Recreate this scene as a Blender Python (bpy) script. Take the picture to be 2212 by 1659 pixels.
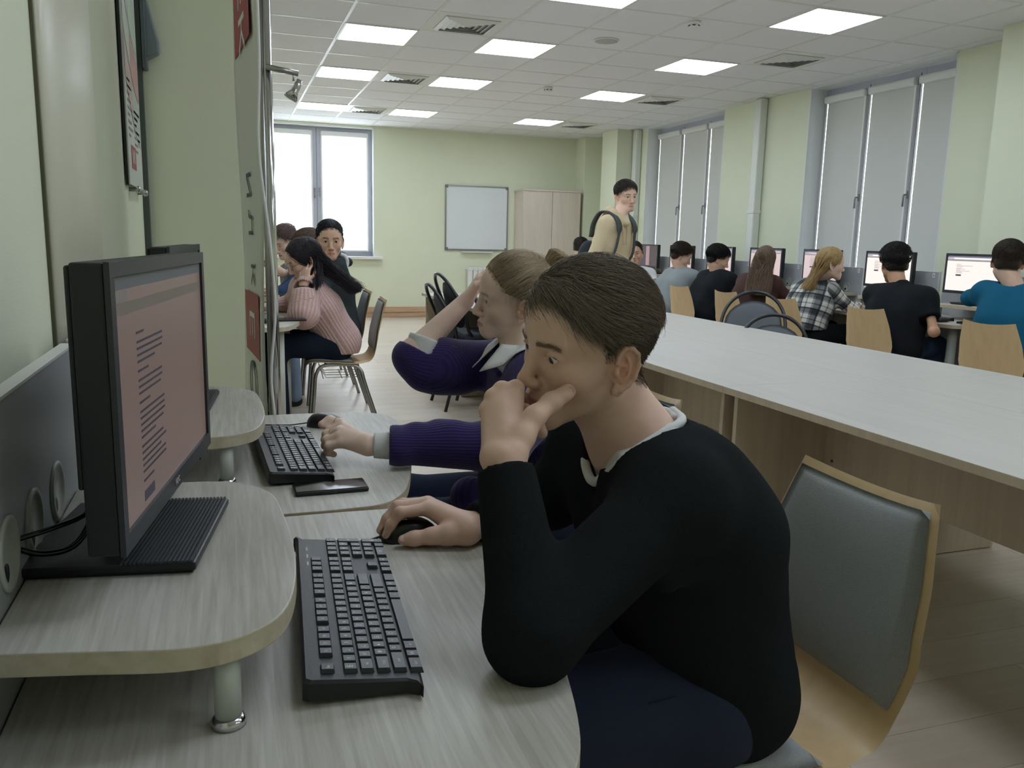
import bpy, math, random
import numpy as np
from mathutils import Matrix, Vector

random.seed(7)
RNG = np.random.default_rng(11)
SC = bpy.context.scene
for _o in list(bpy.data.objects):
    bpy.data.objects.remove(_o, do_unlink=True)
COL = SC.collection
PI = math.pi

# ------------------------------------------------------------------ camera
CAM_H = 1.27
F_PX, YAW, PITCH, ROLL = 1785.76, .3324, -.1740, .0233
def cam_axes():
    f = np.array([math.sin(YAW)*math.cos(PITCH), math.cos(YAW)*math.cos(PITCH), math.sin(PITCH)])
    r = np.array([math.cos(YAW), -math.sin(YAW), 0.0])
    u = np.cross(r, f)
    c, s = math.cos(ROLL), math.sin(ROLL)
    return c*r+s*u, -s*r+c*u, f
_r, _u, _f = cam_axes()
cd = bpy.data.cameras.new('camera')
cd.sensor_fit = 'HORIZONTAL'; cd.sensor_width = 36.0
cd.lens = F_PX/2212*36.0
cd.clip_start = .02; cd.clip_end = 200
camera = bpy.data.objects.new('camera', cd)
COL.objects.link(camera)
camera.matrix_world = Matrix(((_r[0], _u[0], -_f[0], 0), (_r[1], _u[1], -_f[1], 0), (_r[2], _u[2], -_f[2], CAM_H), (0, 0, 0, 1)))
SC.camera = camera

# ------------------------------------------------------------------ daylight and exposure
world = bpy.data.worlds.new('overcast_sky'); SC.world = world
world.use_nodes = True
_bg = world.node_tree.nodes['Background']
_bg.inputs[0].default_value = (.86, .93, 1.0, 1)
_bg.inputs[1].default_value = 24.0
SC.view_settings.view_transform = 'Standard'
SC.view_settings.look = 'None'
SC.view_settings.gamma = 1.0
SC.view_settings.use_curve_mapping = False
SC.view_settings.exposure = 0.38
PANEL_STRENGTH = 9.0
SC.cycles.max_bounces = 8
SC.cycles.diffuse_bounces = 5
SC.cycles.glossy_bounces = 3
SC.cycles.transmission_bounces = 6
SC.cycles.caustics_reflective = False
SC.cycles.caustics_refractive = False
SC.cycles.sample_clamp_indirect = 6.0
SC.cycles.use_denoising = True

# ------------------------------------------------------------------ materials
def lin(h):
    if isinstance(h, str):
        h = h.lstrip('#'); v = [int(h[i:i+2], 16)/255 for i in (0, 2, 4)]
        return tuple(c/12.92 if c <= .04045 else ((c+.055)/1.055)**2.4 for c in v)
    return tuple(h)
MATS = {}
def mat(name, col, rough=.5, metal=0., spec=.5, var=.06, vscale=6., bump=0., bscale=60., stretch=(1, 1, 1), sheen=0., coat=0., sss=0., alpha=1.0):
    """Procedural principled material: noise-varied base colour, optional fine relief."""
    if name in MATS: return MATS[name]
    m = bpy.data.materials.new(name); m.use_nodes = True; MATS[name] = m
    nt = m.node_tree; n = nt.nodes; b = n['Principled BSDF']
    c = lin(col)
    tc = n.new('ShaderNodeTexCoord'); mp = n.new('ShaderNodeMapping'); mp.inputs['Scale'].default_value = stretch
    nt.links.new(tc.outputs['Object'], mp.inputs[0])
    nz = n.new('ShaderNodeTexNoise'); nz.inputs['Scale'].default_value = vscale; nz.inputs['Detail'].default_value = 4
    nt.links.new(mp.outputs[0], nz.inputs['Vector'])
    mx = n.new('ShaderNodeMix'); mx.data_type = 'RGBA'
    mx.inputs[6].default_value = (*[max(0, x*(1-var)) for x in c], 1); mx.inputs[7].default_value = (*[min(1, x*(1+var)) for x in c], 1)
    nt.links.new(nz.outputs[0], mx.inputs[0]); nt.links.new(mx.outputs[2], b.inputs['Base Color'])
    b.inputs['Roughness'].default_value = rough; b.inputs['Metallic'].default_value = metal
    b.inputs['Specular IOR Level'].default_value = spec
    if sheen: b.inputs['Sheen Weight'].default_value = sheen; b.inputs['Sheen Roughness'].default_value = .5
    if coat: b.inputs['Coat Weight'].default_value = coat; b.inputs['Coat Roughness'].default_value = .1
    if sss:
        b.inputs['Subsurface Weight'].default_value = sss; b.inputs['Subsurface Radius'].default_value = (.012, .004, .002); b.inputs['Subsurface Scale'].default_value = 1.0
    if alpha < 1: b.inputs['Alpha'].default_value = alpha
    if bump:
        n2 = n.new('ShaderNodeTexNoise'); n2.inputs['Scale'].default_value = bscale; n2.inputs['Detail'].default_value = 3
        nt.links.new(mp.outputs[0], n2.inputs['Vector'])
        bp = n.new('ShaderNodeBump'); bp.inputs['Strength'].default_value = bump; bp.inputs['Distance'].default_value = .002
        nt.links.new(n2.outputs[0], bp.inputs['Height']); nt.links.new(bp.outputs[0], b.inputs['Normal'])
    return m
def emis(name, col, strength):
    if name in MATS: return MATS[name]
    m = bpy.data.materials.new(name); m.use_nodes = True; MATS[name] = m
    nt = m.node_tree; n = nt.nodes
    for x in list(n): n.remove(x)
    e = n.new('ShaderNodeEmission'); o = n.new('ShaderNodeOutputMaterial')
    e.inputs[0].default_value = (*lin(col), 1); e.inputs[1].default_value = strength
    nt.links.new(e.outputs[0], o.inputs[0]); return m
def screen_mat(name, col, strength, spec=.4):
    """A lit LCD panel: emission plus a satin front."""
    m = mat(name, '#101010', .35, spec=spec, var=0)
    b = m.node_tree.nodes['Principled BSDF']
    b.inputs['Emission Color'].default_value = (*lin(col), 1); b.inputs['Emission Strength'].default_value = strength
    return m
def grain(name, c1, c2, rough=.42, along='y', scale=9., fine=60., bump=.05, spec=.4):
    """Wood / laminate: stretched noise streaks along one axis."""
    if name in MATS: return MATS[name]
    m = bpy.data.materials.new(name); m.use_nodes = True; MATS[name] = m
    nt = m.node_tree; n = nt.nodes; b = n['Principled BSDF']
    st = {'x': (.05, 1, 1), 'y': (1, .05, 1), 'z': (1, 1, .05)}[along]
    tc = n.new('ShaderNodeTexCoord'); mp = n.new('ShaderNodeMapping'); mp.inputs['Scale'].default_value = st
    nt.links.new(tc.outputs['Object'], mp.inputs[0])
    na = n.new('ShaderNodeTexNoise'); na.inputs['Scale'].default_value = scale; na.inputs['Detail'].default_value = 5; na.inputs['Distortion'].default_value = .6
    nb = n.new('ShaderNodeTexNoise'); nb.inputs['Scale'].default_value = fine; nb.inputs['Detail'].default_value = 3; nb.inputs['Distortion'].default_value = .4
    nt.links.new(mp.outputs[0], na.inputs['Vector']); nt.links.new(mp.outputs[0], nb.inputs['Vector'])
    ad = n.new('ShaderNodeMath'); ad.operation = 'MULTIPLY_ADD'; ad.inputs[1].default_value = .55
    nt.links.new(nb.outputs[0], ad.inputs[0])
    ml = n.new('ShaderNodeMath'); ml.operation = 'MULTIPLY'; ml.inputs[1].default_value = .45
    nt.links.new(na.outputs[0], ml.inputs[0]); nt.links.new(ml.outputs[0], ad.inputs[2])
    cr = n.new('ShaderNodeValToRGB'); cr.color_ramp.elements[0].position = .36; cr.color_ramp.elements[1].position = .62
    cr.color_ramp.elements[0].color = (*lin(c1), 1); cr.color_ramp.elements[1].color = (*lin(c2), 1)
    nt.links.new(ad.outputs[0], cr.inputs[0]); nt.links.new(cr.outputs[0], b.inputs['Base Color'])
    b.inputs['Roughness'].default_value = rough; b.inputs['Specular IOR Level'].default_value = spec
    if bump:
        bp = n.new('ShaderNodeBump'); bp.inputs['Strength'].default_value = bump; bp.inputs['Distance'].default_value = .001
        nt.links.new(ad.outputs[0], bp.inputs['Height']); nt.links.new(bp.outputs[0], b.inputs['Normal'])
    return m
def attr_mat(name, rough=.5, spec=.35, sss=0., bump=0., bscale=300., attr='col', sheen=0., mul=(1, 1, 1)):
    """Base colour from a per-vertex pigment attribute, with fine noise relief."""
    if name in MATS: return MATS[name]
    m = bpy.data.materials.new(name); m.use_nodes = True; MATS[name] = m
    nt = m.node_tree; n = nt.nodes; b = n['Principled BSDF']
    at = n.new('ShaderNodeAttribute'); at.attribute_name = attr
    tc = n.new('ShaderNodeTexCoord')
    nz = n.new('ShaderNodeTexNoise'); nz.inputs['Scale'].default_value = 40; nz.inputs['Detail'].default_value = 4
    nt.links.new(tc.outputs['Object'], nz.inputs['Vector'])
    mr = n.new('ShaderNodeMapRange'); mr.inputs[3].default_value = .9; mr.inputs[4].default_value = 1.1
    nt.links.new(nz.outputs[0], mr.inputs[0])
    vm = n.new('ShaderNodeVectorMath'); vm.operation = 'SCALE'
    nt.links.new(at.outputs['Color'], vm.inputs[0]); nt.links.new(mr.outputs[0], vm.inputs['Scale'])
    nt.links.new(vm.outputs[0], b.inputs['Base Color'])
    b.inputs['Roughness'].default_value = rough; b.inputs['Specular IOR Level'].default_value = spec
    if sheen: b.inputs['Sheen Weight'].default_value = sheen
    if sss:
        b.inputs['Subsurface Weight'].default_value = sss; b.inputs['Subsurface Radius'].default_value = (.010, .0035, .002); b.inputs['Subsurface Scale'].default_value = 1.0
    if bump:
        n2 = n.new('ShaderNodeTexNoise'); n2.inputs['Scale'].default_value = bscale; n2.inputs['Detail'].default_value = 2
        nt.links.new(tc.outputs['Object'], n2.inputs['Vector'])
        bp = n.new('ShaderNodeBump'); bp.inputs['Strength'].default_value = bump; bp.inputs['Distance'].default_value = .001
        nt.links.new(n2.outputs[0], bp.inputs['Height']); nt.links.new(bp.outputs[0], b.inputs['Normal'])
    return m

# ------------------------------------------------------------------ mesh helpers
def tagp(o, label=None, cat=None, group=None, kind=None):
    if label: o['label'] = label
    if cat: o['category'] = cat
    if group: o['group'] = group
    if kind: o['kind'] = kind
    return o
def empty(name, loc=(0, 0, 0), rz=0.):
    o = bpy.data.objects.new(name, None); COL.objects.link(o); o.location = loc; o.rotation_euler = (0, 0, rz)
    o.empty_display_size = .05; return o
def link(name, me, parent=None, m=None, loc=None, rz=None):
    o = bpy.data.objects.new(name, me); COL.objects.link(o)
    if m is not None and len(me.materials) == 0: me.materials.append(m)
    if parent is not None: o.parent = parent
    if loc is not None: o.location = loc
    if rz is not None: o.rotation_euler = (0, 0, rz)
    return o
def copy_tree(o, parent=None):
    c = o.copy(); COL.objects.link(c); c.parent = parent
    for ch in list(o.children): copy_tree(ch, c)
    return c
def npmesh(name, V, faces, smooth=False):
    """Mesh from numpy verts and equal-length faces (or a list of lists)."""
    me = bpy.data.meshes.new(name)
    V = np.asarray(V, np.float32)
    if isinstance(faces, np.ndarray):
        nf, k = faces.shape
        me.vertices.add(len(V)); me.vertices.foreach_set('co', V.ravel())
        me.loops.add(nf*k); me.loops.foreach_set('vertex_index', faces.astype(np.int32).ravel())
        me.polygons.add(nf); me.polygons.foreach_set('loop_start', np.arange(0, nf*k, k, dtype=np.int32))
        me.update(calc_edges=True)
    else:
        me.from_pydata([tuple(map(float, v)) for v in V], [], faces); me.update()
    if smooth: me.polygons.foreach_set('use_smooth', np.ones(len(me.polygons), bool))
    return me
class MB:
    def __init__(s): s.v = []; s.f = []; s.sm = []
    def add(s, V, F, smooth=False):
        b = len(s.v); s.v += [tuple(map(float, p)) for p in V]; s.f += [[i+b for i in f] for f in F]; s.sm += [smooth]*len(F); return s
    def box(s, lo, hi):
        (a, b, c), (d, e, f) = lo, hi
        return s.add([(a, b, c), (d, b, c), (d, e, c), (a, e, c), (a, b, f), (d, b, f), (d, e, f), (a, e, f)],
                     [(0, 3, 2, 1), (4, 5, 6, 7), (0, 1, 5, 4), (1, 2, 6, 5), (2, 3, 7, 6), (3, 0, 4, 7)])
    def prism(s, out, z0, z1, bevel=0.):
        n = len(out)
        if bevel:
            c = np.mean(out, 0); o = np.array(out); d = o-c; L = np.linalg.norm(d, axis=1, keepdims=True)
            ins = o-d/L*bevel
            rings = [(ins, z0), (o, z0+bevel), (o, z1-bevel), (ins, z1)]
        else: rings = [(out, z0), (out, z1)]
        V = [(p[0], p[1], z) for r, z in rings for p in r]; F = []
        for k in range(len(rings)-1):
            for i in range(n):
                j = (i+1) % n; F.append((k*n+i, k*n+j, (k+1)*n+j, (k+1)*n+i))
        F.append(tuple(range(n))[::-1]); F.append(tuple((len(rings)-1)*n+i for i in range(n)))
        return s.add(V, F)
    def tube(s, path, r, seg=10, cap=True, smooth=True):
        P = [np.array(p, float) for p in path]; n = len(P); rs = r if hasattr(r, '__len__') else [r]*n
        up = None; V = []
        for i in range(n):
            t = P[min(i+1, n-1)]-P[max(i-1, 0)]; t /= (np.linalg.norm(t)+1e-9)
            if up is None:
                a = np.array([0, 0, 1.]) if abs(t[2]) < .9 else np.array([1., 0, 0])
                up = np.cross(t, a)
            up = up-t*np.dot(up, t); up /= np.linalg.norm(up); w = np.cross(t, up)
            for k in range(seg):
                a = 2*PI*k/seg; V.append(P[i]+rs[i]*(math.cos(a)*up+math.sin(a)*w))
        F = []
        for i in range(n-1):
            for k in range(seg):
                F.append((i*seg+k, i*seg+(k+1) % seg, (i+1)*seg+(k+1) % seg, (i+1)*seg+k))
        if cap: F.append(tuple(range(seg))[::-1]); F.append(tuple((n-1)*seg+k for k in range(seg)))
        return s.add(V, F, smooth)
    def lathe(s, prof, c=(0, 0, 0), seg=20, axis='z', smooth=True):
        V = []; n = len(prof)
        for (r, h) in prof:
            for k in range(seg):
                a = 2*PI*k/seg; x, y = r*math.cos(a), r*math.sin(a)
                p = {'z': (x, y, h), 'x': (h, x, y), 'y': (y, h, x)}[axis]
                V.append((p[0]+c[0], p[1]+c[1], p[2]+c[2]))
        F = []
        for i in range(n-1):
            for k in range(seg): F.append((i*seg+k, i*seg+(k+1) % seg, (i+1)*seg+(k+1) % seg, (i+1)*seg+k))
        F.append(tuple(range(seg))[::-1]); F.append(tuple((n-1)*seg+k for k in range(seg)))
        return s.add(V, F, smooth)
    def mesh(s, name):
        me = bpy.data.meshes.new(name); me.from_pydata(s.v, [], s.f); me.update()
        if any(s.sm): me.polygons.foreach_set('use_smooth', np.array(s.sm, bool))
        return me
    def build(s, name, m, parent=None, bevel=0., loc=None, rz=None, seg=2):
        o = link(name, s.mesh(name), parent, m, loc, rz)
        if bevel:
            md = o.modifiers.new('bevel', 'BEVEL'); md.width = bevel; md.segments = seg; md.limit_method = 'ANGLE'; md.angle_limit = math.radians(40)
        return o
def box(name, lo, hi, m, parent=None, bevel=0.):
    return MB().box(lo, hi).build(name, m, parent, bevel)
def smooth_path(pts, n=6):
    """Catmull-Rom through pts."""
    P = [np.array(p, float) for p in pts]; P = [2*P[0]-P[1]]+P+[2*P[-1]-P[-2]]; out = []
    for i in range(1, len(P)-2):
        for k in range(n):
            t = k/n; a, b, c, d = P[i-1:i+3]
            out.append(.5*((2*b)+(-a+c)*t+(2*a-5*b+4*c-d)*t*t+(-a+3*b-3*c+d)*t**3))
    out.append(P[-2]); return out
def text_mesh(txt, size, depth=.0004):
    cu = bpy.data.curves.new('lettering', 'FONT'); cu.body = txt; cu.size = size; cu.align_x = 'CENTER'; cu.align_y = 'CENTER'; cu.extrude = depth; cu.resolution_u = 2
    o = bpy.data.objects.new('lettering', cu); COL.objects.link(o)
    bpy.context.view_layer.update()
    me = bpy.data.meshes.new_from_object(o.evaluated_get(bpy.context.evaluated_depsgraph_get()))
    bpy.data.objects.remove(o, do_unlink=True); bpy.data.curves.remove(cu)
    return me
# ------------------------------------------------------------------ the room
ZC = 2.90           # ceiling
XL, XR, YB, YF = -.30, 5.87, 13.0, -2.2
GX, GY = 1.2314, 7.1908   # centre of one light panel; the ceiling grid is 0.6 m
m_wall = mat('wall_green_paint', '#dfe3ca', .75, var=.03, vscale=3, bump=.25, bscale=220)
m_ceil = mat('ceiling_tile_white', '#eeedf0', .85, var=.03, vscale=40, bump=.4, bscale=250)
m_tbar = mat('ceiling_grid_white', '#e2e2de', .35, var=.02)
m_white = mat('white_plastic', '#e9e9e6', .4, var=.02)
m_pipe = mat('white_enamel_pipe', '#dfe2da', .35, var=.02)
m_reveal = mat('white_plaster_reveal', '#e0e3e2', .6, var=.03)
m_frame = mat('window_frame_grey', '#b9bac6', .35, var=.03)
m_blind = mat('roller_blind_grey_fabric', '#d3d4cf', .8, var=.03, vscale=200)
m_sill = mat('window_sill_white', '#e6e6e2', .3, var=.02)
m_laminate = grain('desk_laminate_pale', '#aaa69b', '#c9c6be', .42, 'y', 6., 150.)
m_edge = grain('desk_edge_band', '#b3a88f', '#c6bca5', .5, 'y', 14., 60.)
m_table = grain('table_laminate_white', '#b2afa7', '#bab7b0', .42, 'y', 6., 40.)
m_tside = grain('table_side_panel', '#bcae9a', '#cabda9', .5, 'z', 6., 40.)
m_floor = [grain('floor_plank_%d' % i, c1, c2, .38, 'x', 5., 34., .04) for i, (c1, c2) in enumerate([('#bfb1a0', '#cabdad'), ('#bbac9a', '#c6b8a7'), ('#c3b6a6', '#cec2b3')])]
m_skirt = grain('baseboard_wood', '#b08f72', '#c4a588', .5, 'x', 8., 40.)
m_chrome = mat('chrome', '#c8c8c8', .12, 1.0, var=.02)
m_steel = mat('satin_steel_tube', '#a9a9a6', .3, 1.0, var=.04)
m_legp = mat('pale_grey_leg', '#b9bdb4', .45, var=.03)
m_black = mat('black_plastic', '#17191b', .45, var=.08, bump=.1, bscale=400)
m_blackg = mat('black_gloss', '#0b0c0e', .12, var=.05)
m_grey = mat('grey_fabric', '#9c9fa0', .95, var=.22, vscale=420, bump=.35, bscale=600, spec=.15)
m_beech = grain('beech_plywood', '#c9ab80', '#d4b88f', .42, 'z', 3., 30., .02)
m_ply = grain('plywood_edge', '#bfa26e', '#d3b988', .5, 'y', 10., 60.)
m_panel = mat('grey_back_panel', '#a3a7aa', .42, var=.03)

# floor: laminate planks, laid across the room
floor = MB().box((XL-.1, YF-.1, -.12), (XR+.3, YB+.1, -.012)).build('floor', m_floor[0])
tagp(floor, 'pale wood laminate floor of the classroom', kind='structure')
PW, PL = .192, 1.29
pmesh = {}
def plank(lenk, mi):
    k = (round(lenk, 3), mi)
    if k not in pmesh:
        me = MB().box((0, 0, -.012), (lenk-.0012, PW-.0012, 0)).mesh('floor_plank'); me.materials.append(m_floor[mi]); pmesh[k] = me
    return pmesh[k]
row = 0; y = .4; nplank = 0
far_mb = MB()
while y < YB:
    off = (row*.43) % PL; x = XL-off
    while x < XR:
        x0, x1 = max(x, XL), min(x+PL, XR)
        if x1-x0 > .05:
            seen = (y < 9.6) and (x1 > .15) and not (x0 > 3.5 and y < 3.2) and x0 < .6*y+1.2
            if seen and nplank < 290:
                link('floor_plank', plank(x1-x0, (row*7+int(x*3)+row//3) % 3), floor, loc=(x0, y, 0)); nplank += 1
            else: far_mb.box((x0, y, -.012), (x1-.0012, y+PW-.0012, 0))
        x += PL
    y += PW; row += 1
far_mb.box((XL, YF, -.012), (XR, .4, 0))
fo = far_mb.build('floor_planks', m_floor[2], floor); fo['kind'] = 'stuff'

# ceiling: mineral tiles in a white T-bar grid; lights and vents take whole tiles
lights = [(c, r) for c in (0, 2, 5) for r in (-6, -3, 0, 3, 7)]+[(0, -10), (2, -10), (5, -10), (2, -13), (5, -13)]
vents = [(1, -1), (1, 3), (1, 7), (6, -1), (6, 3), (6, 7)]
ceiling = MB().box((XL-.1, YF-.1, ZC+.03), (XR+.4, YB+.1, ZC+.15)).build('ceiling', m_ceil)
tagp(ceiling, 'white suspended tile ceiling of the classroom', kind='structure')
tmesh = MB().box((-.293, -.293, -.006), (.293, .293, .01)).mesh('ceiling_tile'); tmesh.materials.append(m_ceil)
i0, i1 = int(math.floor((XL-GX-.3)/.6)), int(math.ceil((XR+.25-GX)/.6))
j0, j1 = int(math.floor((YF-GY)/.6)), int(math.ceil((YB-GY)/.6))
for i in range(i0, i1+1):
    for j in range(j0, j1+1):
        cx, cy = GX+i*.6, GY+j*.6
        if (i, j) in lights or (i, j) in vents: continue
        if cx-.3 < XL-.2 or cx+.3 > XR+.5: continue
        link('ceiling_tile', tmesh, ceiling, loc=(cx, cy, ZC+.008))
bx = MB(); by = MB()
for i in range(i0, i1+2): bx.box((GX+i*.6-.312, YF, ZC-.002), (GX+i*.6-.288, YB, ZC+.02))
for i in range(i0, i1+2):
    o = MB().box((-.012, YF, ZC-.002), (.012, YB, ZC+.02)).build('main_runner', m_tbar, ceiling, loc=(GX+i*.6-.3, 0, 0))
for j in range(j0, j1+2):
    o = MB().box((XL, -.011, ZC-.001), (XR+.3, .011, ZC+.02)).build('cross_runner', m_tbar, ceiling, loc=(0, GY+j*.6-.3, 0))

# walls
wl = MB().box((XL-.12, YF, 0), (XL, YB, ZC+.03)).build('wall_left', m_wall); tagp(wl, 'light green left wall behind the computer desks', kind='structure')
wf = MB().box((XL-.12, YF-.12, 0), (XR+.4, YF, ZC+.03)).build('wall_front', m_wall); tagp(wf, 'light green wall behind the viewer', kind='structure')
WX0, WX1, WZ0, WZ1 = .60, 2.18, .95, 2.87       # back window opening
wb = MB()
wb.box((XL-.12, YB, 0), (WX0, YB+.3, ZC+.03)); wb.box((WX1, YB, 0), (XR+.4, YB+.3, ZC+.03))
wb.box((WX0, YB, 0), (WX1, YB+.3, WZ0)); wb.box((WX0, YB, WZ1), (WX1, YB+.3, ZC+.03))
wb = wb.build('wall_back', m_wall); tagp(wb, 'light green back wall with a window and whiteboard', kind='structure')
# plaster reveal lining of the back window
rv = MB(); rv.box((WX0, YB-.002, WZ0), (WX0+.012, YB+.3, WZ1)); rv.box((WX1-.012, YB-.002, WZ0), (WX1, YB+.3, WZ1)); rv.box((WX0, YB-.002, WZ1-.012), (WX1, YB+.3, WZ1))
rv.build('window_reveal', m_reveal, wb)
# right wall with two window niches
NICHES = [(5.72, 7.60), (9.20, 11.20)]
wr = MB()
segs = [(YF, 5.72), (7.60, 9.20), (11.20, YB+.1)]
for a, b in segs: wr.box((XR, a, 0), (XR+.34, b, ZC+.03))
for a, b in NICHES: wr.box((XR, a, 0), (XR+.34, b, .86))
wr = wr.build('wall_right', m_wall); tagp(wr, 'light green right wall between the tall windows', kind='structure')
for a, b in NICHES:
    MB().box((XR-.001, b-.012, .86), (XR+.3, b+.002, ZC)).build('window_reveal', m_reveal, wr)
    MB().box((XR-.001, a-.002, .86), (XR+.3, a+.012, ZC)).build('window_reveal', m_reveal, wr)
    MB().box((XR-.001, a, ZC-.012), (XR+.3, b, ZC+.02)).build('window_soffit', m_reveal, wr)
def column(name, lo, hi, label):
    o = MB().box(lo, hi).build(name, m_wall); tagp(o, label, kind='structure'); return o
column('wall_column_near', (5.5, 2.2, 0), (XR+.01, 4.97, ZC+.02), 'broad green wall column at the right edge')
column('wall_column_far', (5.53, 11.5, 0), (XR+.01, 12.02, ZC+.02), 'green wall column behind the standing student')
column('wall_column_corner', (5.5, 12.6, 0), (XR+.01, YB+.01, ZC+.02), 'green wall block in the far corner by the cabinet')
column('wall_stub', (XL-.01, 3.60, 0), (.088, 3.90, ZC+.02), 'green wall pier behind the second monitor')
# risers
for (yy, zz, lab) in [(5.06, 0, 'white heating riser pipe beside the right column'), (8.38, 0, 'white heating riser pipe between the two right windows'), (11.42, 0, 'white heating riser pipe left of the far window')]:
    o = empty('riser_pipe', (XR-.055, yy, 0)); tagp(o, lab, 'pipe', 'heating riser pipes')
    MB().box((-.045, -.06, 0), (.05, .06, ZC)).build('casing', m_pipe, o, .015)
    MB().box((-.052, -.066, 1.62), (.05, .066, 1.66)).build('joint_cover', m_pipe, o, .006)
# baseboards
for name, lo, hi in [('baseboard_back', (XL, YB-.02, 0), (5.5, YB, .085)), ('baseboard_left', (XL, 3.6, 0), (XL+.018, YB-.02, .085)), ('baseboard_right', (XR-.018, 5.0, 0), (XR, 11.5, .085))]:
    o = MB().box(lo, hi).build(name, m_skirt, None, .004); tagp(o, 'brown wooden baseboard along the ' + name.split('_')[1] + ' wall', kind='structure')
o = MB().box((XL, YB-.035, .085), (5.45, YB, .165)).build('trim_1', m_skirt, None, .006); tagp(o, 'brown cable trunking above the back baseboard', kind='structure')
# cream half-round pipe casing on the left wall
pts = []
for k in range(41):
    a = (-PI/2+PI*k/40)*.9999; pts.append((XL+.004+.036*math.cos(a), 1.95+.28*math.sin(a)))
pts = [(XL-.01, 1.67)]+pts+[(XL-.01, 2.23)]
m_cream = mat('cream_gloss_plastic', '#cfcdb8', .3, var=.02)
o = MB().prism(pts, 0, ZC).build('pipe_casing', m_cream)
for p in o.data.polygons: p.use_smooth = len(p.vertices) == 4
tagp(o, 'glossy cream rounded pipe casing on the left wall', 'pipe casing')
o = MB().box((XL-.01, 1.658, 0), (XL+.006, 1.668, ZC)).build('trim_2', mat('dark_joint', '#5b5a45', .7), None); tagp(o, 'dark vertical wall joint beside the cream casing', kind='structure')

# ------------------------------------------------------------------ windows
def blind(parent, cy0, cy1, z0, z1, x, axis, fab, gap=.012):
    """Cassette roller blind: tube, fabric, two guides, bottom bar. axis 'y': lies along Y on wall plane x."""
    def bxx(name, a0, a1, d0, d1, h0, h1, m, bev=0.):
        lo, hi = ((d0, a0, h0), (d1, a1, h1)) if axis == 'y' else ((a0, d0, h0), (a1, d1, h1))
        lo, hi = tuple(map(min, lo, hi)), tuple(map(max, lo, hi))
        return MB().box(lo, hi).build(name, m, parent, bev)
    s = -1
    bxx('blind_cassette', cy0, cy1, x, x+s*.062, z1-.075, z1, m_white, .02)
    bxx('blind_fabric', cy0+.022+gap, cy1-.022-gap, x+s*.018, x+s*.0195, z0, z1-.06, fab)
    bxx('blind_guide', cy0, cy0+.022, x, x+s*.026, z0, z1-.07, m_white, .003)
    bxx('blind_guide', cy1-.022, cy1, x, x+s*.026, z0, z1-.07, m_white, .003)
    bxx('blind_bottom_bar', cy0+.024, cy1-.024, x+s*.012, x+s*.026, z0, z0+.02, m_white, .004)
def handle_mesh():
    mb = MB(); mb.box((-.012, -.014, -.035), (0, .014, .035)); mb.tube([(-.01, 0, .0), (-.04, 0, .0), (-.045, 0, -.02), (-.045, 0, -.11)], .0085, 8); return mb.mesh('window_handle')
hm = handle_mesh(); m_hgrey = mat('handle_grey', '#8c8f92', .35)
m_glass = bpy.data.materials.new('window_glass'); m_glass.use_nodes = True
_nt = m_glass.node_tree; [_nt.nodes.remove(x) for x in list(_nt.nodes)]
_tr = _nt.nodes.new('ShaderNodeBsdfTransparent'); _gl = _nt.nodes.new('ShaderNodeBsdfGlossy'); _mx = _nt.nodes.new('ShaderNodeMixShader'); _ou = _nt.nodes.new('ShaderNodeOutputMaterial')
_gl.inputs['Roughness'].default_value = .02; _mx.inputs[0].default_value = .06; _tr.inputs[0].default_value = (.95, .97, .97, 1)
_nt.links.new(_tr.outputs[0], _mx.inputs[1]); _nt.links.new(_gl.outputs[0], _mx.inputs[2]); _nt.links.new(_mx.outputs[0], _ou.inputs[0])
def right_window(n, y0, y1, label):
    """Three tall sashes in a niche; y0 near end, y1 far end."""
    root = empty('window_%d' % n, (0, 0, 0)); tagp(root, label, kind='structure')
    X = XR+.20
    W = y1-y0; cuts = [y0, y0+W*.31, y0+W*.655, y1]
    fr = MB(); fr.box((X, y0, .90), (X+.07, y1, 1.0)); fr.box((X, y0, ZC-.10), (X+.07, y1, ZC-.012))
    fr.box((X-.002, y0+.0005, .901), (X+.068, y0+.06, ZC-.013)); fr.box((X-.002, y1-.06, .901), (X+.068, y1-.0005, ZC-.013))
    for c in cuts[1:3]: fr.box((X-.002, c-.055, .901), (X+.068, c+.055, ZC-.013))
    fr.build('window_frame', m_frame, root)
    for i in range(3):
        a, b = cuts[i]+(.06 if i == 0 else .055), cuts[i+1]-(.06 if i == 2 else .055)
        MB().box((X+.03, a, 1.0), (X+.036, b, ZC-.1)).build('pane', m_glass, root)
        blind(root, a-.03, b+.03, .93, ZC-.085, X, 'y', m_blind, .004 if i else .006)
    for c in cuts[1:3]:
        MB().box((X-.0035, c-.004, .93), (X+.001, c+.004, ZC-.05)).build('sash_joint', m_black, root)
        h = link('window_handle', hm, root, m_hgrey, (X, c+.03, 1.76))
    for z in (1.1, 1.75, 2.55): MB().box((X-.012, y1-.055, z), (X, y1-.035, z+.09)).build('hinge', m_frame, root, .004)
    s = MB().box((XR-.10, y0-.03, .86), (X+.07, y1+.03, .895)).build('window_sill', m_sill, root, .006)
right_window(1, NICHES[0][0]+.012, NICHES[0][1]-.012, 'nearer right window with three grey roller blinds')
right_window(2, NICHES[1][0]+.012, NICHES[1][1]-.012, 'farther right window with three grey roller blinds')
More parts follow.
